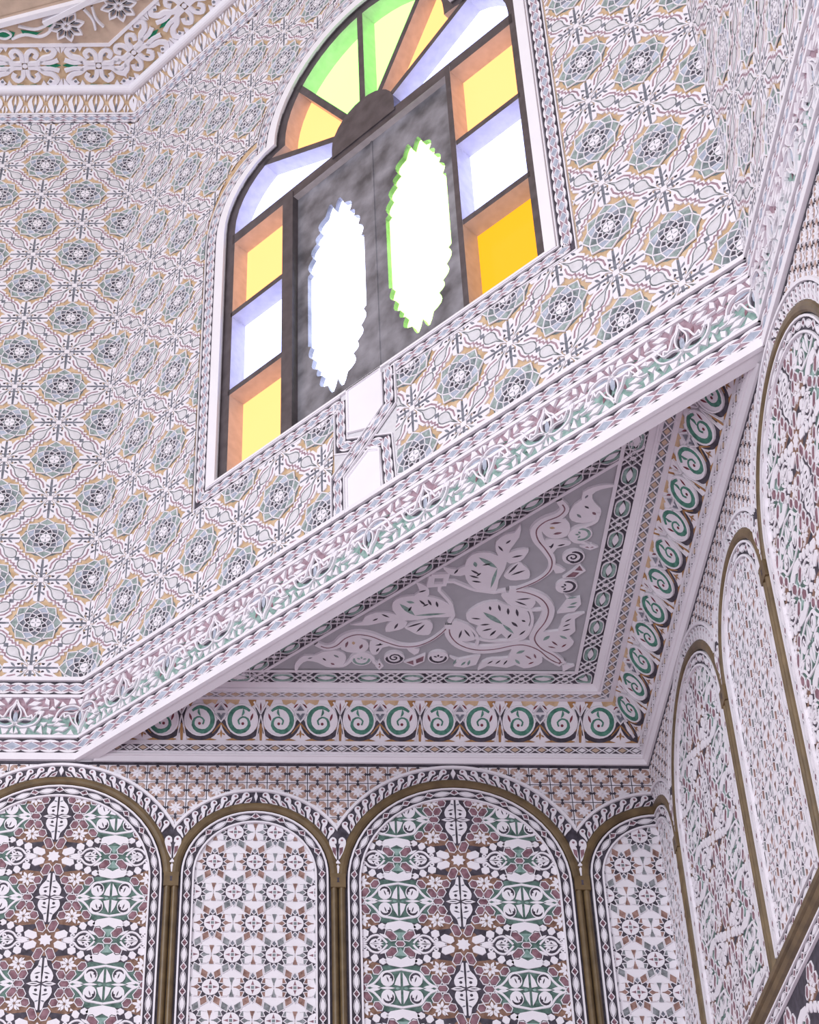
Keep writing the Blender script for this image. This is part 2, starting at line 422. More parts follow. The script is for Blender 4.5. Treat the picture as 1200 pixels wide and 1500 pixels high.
# ------------------------------------------------------------------ lattice chain: drum bands, window border
def m_lattice(L, W):
    p = Pat(); y = 0.27*W; hl = L/2
    p.pit([(hl*0.92, 0), (0, y*0.92), (-hl*0.92, 0), (0, -y*0.92)], 0.007, 0.001, 'bluegrey')
    for sy in (1, -1):
        for sx in (1, -1):
            p.pit([(sx*hl, sy*y*0.12), (sx*hl, sy*y*0.95), (sx*hl*0.12, sy*y*0.95)], 0.006, 0.001, 'mauve')
            p.rib([(0, sy*y), (sx*hl, 0)], 0.0036, 0.004, 0.010, 'white')
        p.prism([(-hl, sy*y*0.96), (hl, sy*y*0.96), (hl*0.82, sy*0.32*W), (hl*0.45, sy*0.40*W), (0, sy*0.425*W), (-hl*0.45, sy*0.40*W), (-hl*0.82, sy*0.32*W)], 0.001, 0.010, 'white')
    return p
def chain_path(name, fr, path, L, W, parent, keep=(), cuts=(), closed=False, unit=m_lattice, ground='charcoal', edge=0.010, gh=0.0, sub=True):
    """a band of chain links following a polyline: ground strip, two raised edges, one object per link"""
    seg = []; tot = 0
    pts = list(path)+([path[0]] if closed else [])
    for a, b in zip(pts, pts[1:]):
        l = sqrt((b[0]-a[0])**2+(b[1]-a[1])**2)
        if l > 1e-6: seg.append((a, b, l)); tot += l
    G = Pat()
    def offs(e):
        P0 = Pat().rib(path, 2*abs(e), 0, 0, 'white', closed); return P0
    G.rib(path, W, gh, gh+0.0022, ground, closed, prof=[(-1, 0.9), (-0.96, 1), (0.96, 1), (1, 0.9)])
    k = 1-edge/W
    G.rib(path, W+edge, gh, gh+0.0085, 'white', closed, prof=[(-1, 0), (-0.97, 1), (-k, 1), (-k+0.02, 0)])
    G.rib(path, W+edge, gh, gh+0.0085, 'white', closed, prof=[(k-0.02, 0), (k, 1), (0.97, 1), (1, 0)])
    G = clip(G, keep)
    for c in cuts: G = cut(G, c)
    band = build(name, G, fr, parent)
    n = max(1, round(tot/L)); L2 = tot/n
    mo = Motif('chain_link', Pat().add(flat(unit(L2, W-edge), 0.45), dh=gh+0.0024))
    s = 0; j = 0
    for i in range(n):
        t = (i+0.5)*L2
        while j < len(seg)-1 and t > s+seg[j][2]: s += seg[j][2]; j += 1
        a, b, l = seg[j]; f = (t-s)/l
        u, v = a[0]+(b[0]-a[0])*f, a[1]+(b[1]-a[1])*f
        o = put(mo, fr, u, v, band, math.atan2(b[1]-a[1], b[0]-a[0]), keep, cuts)
    return band

# ------------------------------------------------------------------ base frieze of the drum: two lattice bands and a palmette frieze between
FZ0, FZ1 = 0.104, 0.280
def m_palmette():                   # upright lotus, drawn in a cell 0.2534 wide and 0.176 high
    p = Pat(); H = (FZ1-FZ0)/2; h = 0.012
    p.poly(rect(-0.1267, 0.1267, 0.0, H), 0.002, 'mauve'); p.poly(rect(-0.1267, 0.1267, -H, 0.0), 0.002, 'mint')
    for sx in (1, -1):
        S = lambda L: [(sx*x, y) for x, y in L]
        p.rib(S(smooth([(0, 0.078), (0.012, 0.050), (0.030, 0.030), (0.046, -0.004), (0.062, 0.004), (0.066, -0.012)], 3)), 0.008, 0.002, h, 'white')
        p.rib(S(smooth([(0, 0.064), (0.010, 0.042), (0.020, 0.020), (0.018, -0.010), (0.002, -0.040)], 3)), 0.007, 0.002, h, 'white')
        p.poly(lens(sx*0.0145, 0.036, sx*0.0135, -0.018, 0.014), 0.0035, 'charcoal')
        p.poly(S([(0.002, 0.052), (0.009, 0.036), (0.001, 0.030)]), 0.0035, 'charcoal')
        p.poly(lens(sx*0.020, -0.024, sx*0.062, -0.020, 0.016), 0.0035, 'charcoal')
        p.rib(S(smooth([(0.0, -0.034), (0.030, -0.014), (0.064, -0.016), (0.078, 0.004)], 3)), 0.006, 0.002, h, 'white')
        p.rib(S(smooth([(0.0, -0.036), (0.030, -0.050), (0.070, -0.040), (0.092, -0.014), (0.1, 0.02)], 3)), 0.008, 0.002, h, 'white')
        p.poly(lens(sx*0.012, -0.038, sx*0.070, -0.030, 0.013, bend=-sx*0.006), 0.0035, 'bluegrey')
        p.poly(lens(sx*0.028, 0.006, sx*0.044, 0.044, 0.013), 0.0035, 'plum'); p.poly(lens(sx*0.086, -0.006, sx*0.094, 0.036, 0.014), 0.0035, 'charcoal'); p.poly(lens(sx*0.060, -0.052, sx*0.098, -0.044, 0.010), 0.0034, 'moss')
        for q in ([(0.020, 0.086), (0.034, 0.060), (0.050, 0.084)], [(0.042, 0.050), (0.075, 0.048), (0.098, 0.066), (0.066, 0.070)],
                  [(0.054, 0.036), (0.086, 0.028), (0.104, 0.044), (0.080, 0.046)], [(0.070, 0.014), (0.104, 0.004), (0.112, 0.024), (0.090, 0.026)],
                  [(0.060, 0.084), (0.080, 0.074), (0.104, 0.086)], [(0.112, 0.086), (0.108, 0.060), (0.1267, 0.050), (0.1267, 0.075)],
                  [(0.006, -0.050), (0.018, -0.076), (0.0, -0.084)], [(0.020, -0.060), (0.052, -0.056), (0.044, -0.086), (0.030, -0.080)],
                  [(0.058, -0.052), (0.086, -0.044), (0.076, -0.070)], [(0.086, -0.070), (0.104, -0.040), (0.112, -0.084)],
                  [(0.098, -0.030), (0.1267, -0.028), (0.112, -0.048)], [(0.104, -0.004), (0.1267, -0.012), (0.1267, 0.008)]):
            p.prism(S(q), 0.002, h-0.001, 'white', taper=0.08)
        p.rib(S(smooth([(0.078, 0.0), (0.096, 0.034), (0.1267, 0.040)], 3)), 0.006, 0.002, h, 'white')
    p.pit([(0, 0.024), (0.008, 0.010), (0.009, -0.014), (0, -0.030), (-0.009, -0.014), (-0.008, 0.010)], 0.007, 0.010, 'bluegrey')
    q = Pat().add(p, dy=(FZ0+FZ1)/2); return p
pal = m_palmette()
PAL_U = Motif('palmette', pal)
pal2 = Pat(); pal2.add(pal, sy=-1)
pal2.f = [(pts, {'mauve': 'mint', 'mint': 'mauve'}.get(m, m)) for pts, m in pal2.f]
PAL_D = Motif('palmette', pal2)
def base_frieze(idx, fr, s0, s1, off, where):
    root = link('trim_%d' % idx, None, None, fr.M); tag(root, kind='structure')
    k = [(1, 0, s1-off), (-1, 0, -(s0-off))]
    a, b = s0-off, s1-off
    F = fr
    chain_path('lattice_band', F, [(a-0.0, 0.3265), (b, 0.3265)], 0.0585, 0.070, root, k)
    chain_path('lattice_band', F, [(a, 0.0565), (b, 0.0565)], 0.0745, 0.078, root, k)
    P = Pat()
    for z0, z1, hh in ((0.2795, 0.2925, 0.013), (0.0915, 0.104, 0.013), (-0.010, 0.020, 0.016), (0.3605, 0.378, 0.013)): P.prism(rect(a, b, z0, z1), 0, hh, 'white')
    build('fillet', clip(P, k), F, root)
    pitch_ = SIDE/12
    for i in range(math.floor(s0/pitch_)-1, math.ceil(s1/pitch_)+2):
        put(PAL_U if i % 2 else PAL_D, F, i*pitch_-off, (FZ0+FZ1)/2, root, 0, k+[(0, 1, FZ1), (0, -1, -FZ0)])
base_frieze(1, DLEFT, XL+A_, 0, 0, 'left'); base_frieze(2, DIAG, 0, SIDE, 0, 'diag'); base_frieze(3, DRIGHT, SIDE, SIDE+YR-A_, SIDE, 'right')
# ------------------------------------------------------------------ window border on the diagonal wall
P = Pat()                                            # plain white strip round the opening
o0, o1 = outline(0.0, 0.0), outline(0.046, 0.010)
for i in range(len(o0)):
    j = (i+1) % len(o0)
    P.f.append(([(*o1[i], 0.012), (*o1[j], 0.012), (*o0[j], 0.012), (*o0[i], 0.012)], 'plain_white'))
    P.f.append(([(*o0[i], 0.012), (*o0[j], 0.012), (*o0[j], -0.004), (*o0[i], -0.004)], 'plain_white'))
    P.f.append(([(*o1[i], 0.0), (*o1[j], 0.0), (*o1[j], 0.012), (*o1[i], 0.012)], 'plain_white'))
surround = link('trim_4', None, None, DIAG.M); tag(surround, kind='structure')
build('plain_surround', P, DIAG, surround)
WB_ = 0.066
pth = outline(0.046+WB_/2+0.008, 0.010+WB_/2+0.004)
kn = planes_of(rect(1.445, 1.600, 0.80, 0.96))      # the border opens for the knot under the window
left = [(1.395, 0.62+0.0)]
bot = pth[0][1]
path = [(1.40, bot)]+[pth[0]]+list(reversed(pth[2:]))+[pth[1]]+[(1.640, bot)]
chain_path('lattice_border', DIAG, path, 0.058, WB_, surround)
# knot: left strand steps down and right, right strand crosses over it to lower left
chain_path('knot_strand', DIAG, [(1.400, bot+0.01), (1.400, 0.690), (1.612, 0.575), (1.622, 0.375)], 0.056, WB_*0.9, surround, gh=0.0)
chain_path('knot_strand', DIAG, [(1.640, bot+0.01), (1.640, 0.735), (1.385, 0.545), (1.385, 0.360)], 0.056, WB_*0.9, surround, gh=0.006)
for pl in ([(1.437, 0.945), (1.600, 0.945), (1.600, 0.755), (1.545, 0.690), (1.437, 0.735)], [(1.425, 0.372), (1.582, 0.372), (1.582, 0.560), (1.535, 0.590), (1.425, 0.520)]):
    q = Pat().prism(pl, 0, 0.006, 'plain_white'); q.rib(ccw(pl), 0.010, 0.004, 0.012, 'plain_white', True)
    build('plain_cell', q, DIAG, surround)
q = Pat().poly(rect(1.362, 1.676, 0.36, 0.95), 0.002, 'pearl'); build('knot_ground', q, DIAG, surround)
# ------------------------------------------------------------------ stained glass window
win = link('window_1', None, None, DIAG.M @ Matrix.Translation((UC, WZ0, 0))); tag(win, kind='structure')
FH, GH = -0.012, -0.090             # front of the frame, plane of the glass
CL0, CL1, SL0, SR1, CR0, CR1 = 0.785, 1.075, 1.135, 1.985, 2.010, 2.300
ROWS = [(0.985, 1.400), (1.430, 1.860), (1.890, 2.330)]
def slab(pts, h0, h1, m): 
    q = Pat().prism(pts, h0, h1, m); q.poly(pts, h0, m); return q
P = Pat()                            # outer frame ring
o0, o1 = outline(0.0), outline(-0.045, -0.040)
o1[0] = (UC-WH+0.045, WZ0+0.03); o1[1] = (UC+WH-0.045, WZ0+0.03)
for i in range(len(o0)):
    j = (i+1) % len(o0)
    P.f.append(([(*o0[i], FH), (*o0[j], FH), (*o1[j], FH), (*o1[i], FH)], 'frame_dark'))
    P.f.append(([(*o1[i], GH-0.01), (*o1[j], GH-0.01), (*o1[j], FH), (*o1[i], FH)], 'reveal_wood'))
build('frame', P, DIAG, win)
def bar(name, pts, m='frame_dark', ms='reveal_wood', h1=FH, parent=None):
    q = Pat().prism(pts, GH-0.01, h1, m, ms); return build(name, q, DIAG, parent or win)
bar('mullion', rect(CL1, SL0, WZ0+0.02, 2.36), ms='frame_dark', h1=FH+0.004)
bar('mullion', rect(SR1, CR0, WZ0+0.02, 2.36), h1=FH+0.004)
bar('transom', rect(UC-WH+0.03, UC+WH-0.03, 2.325, 2.385))
for (z0, z1), (y0, y1) in zip(ROWS, ROWS[1:]):
    bar('glazing_bar', rect(CL0-0.02, CL1+0.005, z1, y0)); bar('glazing_bar', rect(CR0-0.005, CR1+0.02, z1, y0))
HUB = (1.5425, 2.40); HR = 0.175
bar('hub', [(HUB[0]+HR*cos(PI*i/14), HUB[1]+0.02+HR*sin(PI*i/14)) for i in range(15)]+[(HUB[0]-HR, 2.36), (HUB[0]+HR, 2.36)], ms='frame_dark', h1=FH+0.006)
SPK = [28, 60, 90, 120, 152]
def hitout(ang, e=0.02):             # where a ray from the hub meets the inner outline
    ol = outline(-e, -e); c, s = cos(ang), sin(ang); best = None
    for i in range(len(ol)):
        a, b = ol[i], ol[(i+1) % len(ol)]; ex, ey = b[0]-a[0], b[1]-a[1]
        den = c*ey-s*ex
        if abs(den) < 1e-9: continue
        t = ((a[0]-HUB[0])*ey-(a[1]-HUB[1])*ex)/den; k = ((a[0]-HUB[0])*s-(a[1]-HUB[1])*c)/den
        if t > 0.05 and -1e-6 <= k <= 1+1e-6: best = t if best is None else min(best, t)
    return best
for d in SPK:
    a = math.radians(d); r = hitout(a); c, s = cos(a), sin(a); wq = 0.016
    bar('spoke', [(HUB[0]+c*HR*0.9+s*wq, HUB[1]+s*HR*0.9-c*wq), (HUB[0]+c*r+s*wq, HUB[1]+s*r-c*wq), (HUB[0]+c*r-s*wq, HUB[1]+s*r+c*wq), (HUB[0]+c*HR*0.9-s*wq, HUB[1]+s*HR*0.9+c*wq)])
def pane(pts, m): build('pane', slab(pts, GH-0.006, GH, m), DIAG, win)
for (u0, u1), cols in (((CL0-0.03, CL1+0.01), ('glass_amber', 'glass_blue', 'glass_amber')), ((CR0-0.01, CR1+0.03), ('glass_honey', 'glass_blue', 'glass_amber'))):
    for (z0, z1), m in zip(ROWS, cols): pane(rect(u0, u1, z0-0.012, z1+0.012), m)
fan = [0]+SPK+[180]
for (a0, a1), m in zip(zip(fan, fan[1:]), ['glass_blue', 'glass_amber', 'glass_green', 'glass_green', 'glass_amber', 'glass_blue']):
    pts = []
    n = 10
    for i in range(n+1):
        a = math.radians(a0+(a1-a0)*i/n); r = hitout(a, 0.004); pts.append((HUB[0]+r*cos(a), HUB[1]+r*sin(a)))
    for i in range(n+1):
        a = math.radians(a1-(a1-a0)*i/n); pts.append((HUB[0]+HR*0.9*cos(a), HUB[1]+HR*0.9*sin(a)))
    pane(pts, m)
# two dark shutters with lobed openings
SZ0, SZ1, SH = 0.955, 2.335, -0.040
MID = (SL0+SR1)/2
def scal(x0, y0, x1, y1, b0, n=5):   # outward scallop between two cusps
    o = []; dx, dy = x1-x0, y1-y0; l = sqrt(dx*dx+dy*dy); nx, ny = dy/l, -dx/l
    for i in range(1, n+1):
        t = i/n; b = b0*sin(PI*t); o.append((x0+dx*t+nx*b, y0+dy*t+ny*b))
    return o
top = [(0.155, 1.375), (0.155, 1.790), (0.140, 1.800)]
for a, b, bb in (((0.140, 1.800), (0.126, 1.880), 0.020), ((0.126, 1.880), (0.104, 1.950), 0.021), ((0.104, 1.950), (0.082, 2.000), 0.018), ((0.082, 2.000), (0.052, 2.075), 0.028), ((0.052, 2.075), (0.0, 2.075), 0.055)): top += scal(*a, *b, bb)
rt = top[:]                          # right half, upper
zc = 1.5875
lower = [(x, 2*zc-z) for x, z in reversed(top)]
right_half = lower[:-1]+[(0.155, 1.375)]+top[1:]
slit = right_half+[(-x, z) for x, z in reversed(right_half)][1:-1]
slit = [p for i, p in enumerate(slit) if i == 0 or abs(p[0]-slit[i-1][0])+abs(p[1]-slit[i-1][1]) > 1e-5]
for u0, u1, gm in ((SL0, MID-0.001, 'glass_clear'), (MID+0.001, SR1, 'glass_lime')):
    uc = (u0+u1)/2; hole = ccw([(uc+x, z+0.005) for x, z in slit]); q = Pat()
    outer = rect(u0, u1, SZ0, SZ1)
    tri = tessellate_polygon([[Vector((*p, 0)) for p in outer], [Vector((*p, 0)) for p in hole]]); allp = outer+hole
    for h in (SH, SH-0.022):
        for t in tri: q.f.append(([(*allp[i], h) for i in t], 'shutter'))
    for i in range(len(hole)):
        a, b = hole[i], hole[(i+1) % len(hole)]
        q.f.append(([(*a, SH), (*b, SH), (*b, SH-0.022), (*a, SH-0.022)], 'shutter'))
    sh = build('shutter', q, DIAG, win)
    build('pane', slab(rect(u0+0.004, u1-0.004, SZ0+0.02, SZ1-0.02), GH-0.006, GH, gm), DIAG, sh)
q = Pat().rib([(MID, SZ0), (MID, SZ1)], 0.012, SH, SH+0.004, 'shutter'); build('seam_strip', q, DIAG, win)
# ------------------------------------------------------------------ tray soffit in the corner: coved cornice, frieze, interlace band, arabesque panel
PROF = [(0.0, -0.012), (0.012, -0.012), (0.030, 0.020), (0.034, 0.052), (0.036, 0.066), (0.134, 0.192), (0.150, 0.190), (0.186, 0.190), (0.218, 0.210), (0.280, 0.213), (0.293, 0.213)]
soff = link('ceiling_soffit', None, None, Matrix.Identity(4)); tag(soff, kind='structure')
# ceiling plate above the tray
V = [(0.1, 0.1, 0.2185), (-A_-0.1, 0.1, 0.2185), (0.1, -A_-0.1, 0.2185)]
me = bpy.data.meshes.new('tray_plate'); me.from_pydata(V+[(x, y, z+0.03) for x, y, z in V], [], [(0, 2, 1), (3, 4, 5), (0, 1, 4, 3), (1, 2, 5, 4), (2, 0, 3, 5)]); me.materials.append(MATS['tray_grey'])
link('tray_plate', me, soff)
def strip(side, i):
    (d0, h0), (d1, h1) = PROF[i], PROF[i+1]
    l = sqrt((d1-d0)**2+(h1-h0)**2); dd, dh = (d1-d0)/l, (h1-h0)/l
    if side == 'front': return Frame((0, -d0, h0), (1, 0, 0), (0, -dd, dh)), l, [(1, dd, -d0), (-1, dd, A_-d0-0.05)]
    return Frame((-d0, 0, h0), (0, -1, 0), (-dd, 0, dh)), l, [(-1, dd, -d0), (1, dd, A_-d0-0.05)]
for side in ('front', 'right'):
    cor = None
    for i in range(len(PROF)-1):
        fr, l, k = strip(side, i)
        g = {2: 'charcoal', 4: 'white', 6: 'slate', 8: 'charcoal'}.get(i, 'plain_white')
        nm = {0: 'cornice', 1: 'cornice', 2: 'triangle_band', 3: 'fillet', 4: 'scroll_frieze', 5: 'fillet', 6: 'triangle_band', 7: 'cove', 8: 'interlace_band', 9: 'fillet'}[i]
        P = clip(Pat().poly(rect(-3, 3, 0, l), 0.0, g), k)
        if i in (2, 6):               # rows of raised white lozenges leave dark triangles
            Lz = 0.050
            for q in range(-50, 51):
                c0 = q*Lz
                P.add(clip(Pat().prism([(c0-Lz*0.30, l/2), (c0, l*0.22), (c0+Lz*0.30, l/2), (c0, l*0.78)], 0, 0.0028, 'white' if i == 2 and q % 2 else 'sand'), k))
                for s in (1, -1): P.add(clip(Pat().rib([(c0, l/2-s*l/2), (c0+Lz, l/2+s*l/2)], 0.0045, 0, 0.0035+0.0002*s, 'white'), k))
            P.add(clip(Pat().prism(rect(-3, 3, l*0.93, l), 0, 0.004, 'white').prism(rect(-3, 3, 0, l*0.07), 0, 0.004, 'white'), k))
        if i == 1:
            P.add(clip(Pat().rib([(-3, l*0.72), (3, l*0.72)], l*0.35, 0, 0.005, 'plain_white', prof=[(-1, 0), (-0.6, 0.8), (0, 1), (0.6, 0.8), (1, 0)]), k))
        if i == 7:
            P.add(clip(Pat().rib([(-3, l*0.25), (3, l*0.25)], l*0.3, 0, 0.005, 'plain_white', prof=[(-1, 0), (-0.6, 0.8), (0, 1), (0.6, 0.8), (1, 0)]), k))
        if i in (3, 5, 9): P.add(clip(Pat().prism(rect(-3, 3, 0, l), 0, 0.004, 'white'), k))
        ob = build(nm, P, fr, soff)
        if i == 4: FRZ = (fr, l, k, ob)
        if i == 8: INT = (fr, l, k, ob)
        if i == 4:
            Lc = l                    # scroll frieze units: roundel between a fleur axis (B) and a diamond axis (A)
            H_ = 0.009
            def roundel():
                p = Pat()
                p.rib(arc(0, 0, 0.0705, PI*0.98, PI*1.86, 12), [0.003]+[0.020]*11+[0.003], 0.0, 0.0022, 'charcoal')
                p.rib(arc(0, 0, 0.0690, -PI*0.08, PI*0.24, 6), [0.002, 0.012, 0.015, 0.015, 0.012, 0.008, 0.002], 0.0, 0.0022, 'charcoal')
                p.rib(circ(0, 0, 0.0585, 24), 0.008, 0, H_, 'white', True)
                p.prism(circ(0, 0, 0.0555, 20), 0.0, 0.005, 'white')
                q = smooth([(0.030, 0.034), (0.004, 0.049), (-0.028, 0.040), (-0.046, 0.012), (-0.044, -0.020), (-0.022, -0.043), (0.010, -0.040), (0.027, -0.020), (0.021, 0.004), (0.002, 0.011), (-0.014, -0.002), (-0.009, -0.017)], 2)
                n = len(q); ws = [0.006+0.0135*sin(PI*min(1, i/n*1.25+0.08)) if i < n*0.7 else 0.0065 for i in range(n)]
                p.rib(q, ws, 0.0045, 0.0072, 'green')
                p.prism(lens(0.004, 0.044, -0.002, 0.014, 0.009, bend=0.005), 0.004, 0.0068, 'green')
                p.poly(lens(0.042, 0.026, 0.032, -0.004, 0.009), 0.0056, 'wine')
                p.poly(circ(0.003, -0.014, 0.006, 6), 0.0056, 'wine')
                return p
            def axisA():
                p = Pat()
                p.pit([(0, 0.056), (0.015, 0.036), (-0.015, 0.036)], 0.006, 0.003, 'slate')
                p.pit([(0.017, 0.026), (0.006, 0.026), (0, 0.016), (-0.006, 0.026), (-0.017, 0.026), (0, 0.000)], 0.006, 0.003, 'slate', (0, 0.008))
                for s in (1, -1):
                    p.poly(lens(s*0.008, 0.062, s*0.026, 0.046, 0.008), 0.003, 'wine')
                    p.rib(smooth([(0, -0.012), (s*0.012, -0.026), (s*0.034, -0.052)], 3), [0.004, 0.007, 0.008, 0.008, 0.007, 0.006, 0.003], 0, 0.003, 'ochre_dark')
                    p.poly([(s*0.010, 0.079), (s*0.072, 0.079), (s*0.062, 0.054), (s*0.034, 0.066), (s*0.022, 0.058)], 0.002, 'ochre')
                    p.poly(lens(s*0.016, -0.076, s*0.135, -0.074, 0.020), 0.002, 'ochre_dark')
                    p.poly(lens(s*0.004, -0.050, s*0.016, -0.058, 0.006), 0.002, 'ochre_dark')
                p.poly([(0, -0.036), (0.005, -0.050), (0, -0.070), (-0.005, -0.050)], 0.002, 'ochre_dark')
                p.rib([(0.026, 0.036), (0, 0.066), (-0.026, 0.036)], 0.006, 0, H_, 'white'); p.rib([(0.026, 0.024), (0, -0.006), (-0.026, 0.024)], 0.006, 0, H_, 'white')
                return p
            def axisB():
                p = Pat()
                p.poly(lens(0, 0.030, 0, 0.068, 0.006), 0.003, 'wine')
                for s in (1, -1):
                    p.poly(lens(s*0.008, 0.034, s*0.020, 0.064, 0.007), 0.002, 'ochre_dark'); p.poly([(s*0.016, 0.079), (s*0.050, 0.079), (s*0.034, 0.050), (s*0.020, 0.062)], 0.002, 'ochre_dark')
                    p.rib([(s*0.001, 0.022), (s*0.026, 0.070)], [0.004, 0.008], 0, H_, 'white')
                    p.poly(lens(s*0.009, -0.020, s*0.024, -0.060, 0.008), 0.002, 'ochre_dark')
                p.poly([(0.0, 0.010), (0.006, -0.040), (0.004, -0.078), (-0.004, -0.078), (-0.006, -0.040)], 0.002, 'ochre_dark')
                p.rib([(0, 0.020), (0.010, -0.030), (0.018, -0.076)], 0.005, 0, H_, 'white'); p.rib([(0, 0.020), (-0.010, -0.030), (-0.018, -0.076)], 0.005, 0, H_, 'white')
                return p
            ro = Motif('scroll_roundel', roundel()); rm = Motif('scroll_roundel', Pat().add(ro.P, sx=-1))
            aA, aB = Motif('diamond_flower', axisA()), Motif('fleur', axisB())
            sg = -1 if side == 'front' else 1
            for q in range(-1, 7):
                b = sg*(0.255+q*0.300)
                put(aB, fr, b, l/2, ob, 0, k); put(aA, fr, b+sg*0.150, l/2, ob, 0, k)
                put(rm if sg > 0 else ro, fr, b+sg*0.071, l/2, ob, 0, k); put(ro if sg > 0 else rm, fr, b+sg*0.229, l/2, ob, 0, k)
def m_interlace(L, W):
    p = Pat(); h = 0.0050; q = W/2
    for s in (1, -1):
        p.pit([(-L*0.26, s*q*0.06), (-L*0.20, s*q*0.60), (0, s*q*0.74), (L*0.20, s*q*0.60), (L*0.26, s*q*0.06), (L*0.10, s*q*0.30), (-L*0.10, s*q*0.30)], 0.0032, 0.0012, 'mint', (0, s*q*0.52))
        p.rib(smooth([(-L*0.28, 0), (-L*0.19, s*q*0.66), (0, s*q*0.80), (L*0.19, s*q*0.66), (L*0.28, 0)], 3), 0.0040, 0, h, 'white')
        p.rib([(-L*0.28, 0), (-L*0.40, s*q*0.5), (-L*0.5, s*q*0.95)], 0.0040, 0, h+0.0002*s, 'white'); p.rib([(L*0.28, 0), (L*0.40, s*q*0.5), (L*0.5, s*q*0.95)], 0.0040, 0, h+0.0002*s, 'white')
        p.rib([(-L*0.30, s*q), (-L*0.40, s*q*0.5), (-L*0.5, 0)], 0.0040, 0, h-0.0003, 'white'); p.rib([(L*0.30, s*q), (L*0.40, s*q*0.5), (L*0.5, 0)], 0.0040, 0, h-0.0003, 'white')
    p.prism(lens(-L*0.18, 0, L*0.18, 0, q*0.70), 0, h-0.001, 'white')
    for sx in (1, -1):
        p.pit([(sx*L*0.5, q*0.40), (sx*L*0.43, 0), (sx*L*0.5, -q*0.40)], 0.0036, 0.0046, 'white', (sx*L*0.5, 0))
        for s in (1, -1): p.pit([(sx*L*0.49, s*q*0.50), (sx*L*0.41, s*q*0.10), (sx*L*0.33, s*q*0.06), (sx*L*0.40, s*q*0.42)], 0.0030, 0.0015, 'smoke')
    return p
IL = 0.1615
imo = Motif('interlace_link', m_interlace(IL, 0.060))
for side in ('front', 'right'):
    fr, l, k = strip(side, 8); ob = link('interlace_row', None, soff, fr.M)
    for q in range(-13, 14): put(imo, fr, q*IL+IL/2, l/2, ob, 0, k)
# diagonal side of the tray
PE = 1.735                          # inner edge of the band runs along x + y = -PE
TD = Frame((-PE/2, -PE/2, 0.2135), (-1, 1, 0), (1, 1, 0))   # u along the edge, v towards the corner, normal down
lim = [(1, 0.0, 1.30), (-1, 0.0, 1.30)]
P = Pat().poly(rect(-1.3, 1.3, -0.062, 0.0), 0.0, 'charcoal'); P.prism(rect(-1.3, 1.3, -0.30, -0.062), -0.01, 0.003, 'plain_white')
ends = [(1, 1, 1.105), (-1, 1, 1.105)]
def tri_clip(P): return clip(P, [(1/SQ, 1/SQ, (PE/2*SQ-0.22*SQ)/SQ), (-1/SQ, 1/SQ, (PE/2*SQ-0.22*SQ)/SQ)])
P = tri_clip(P); P.add(tri_clip(Pat().prism(rect(-1.3, 1.3, 0.0, 0.012), -0.01, 0.004, 'white')))
band = build('interlace_band', P, TD, soff)
kk = [(1/SQ, 1/SQ, (PE/2*SQ-0.22*SQ)/SQ), (-1/SQ, 1/SQ, (PE/2*SQ-0.22*SQ)/SQ)]
for q in range(-7, 8): put(imo, TD, q*IL, -0.031, band, 0, kk)
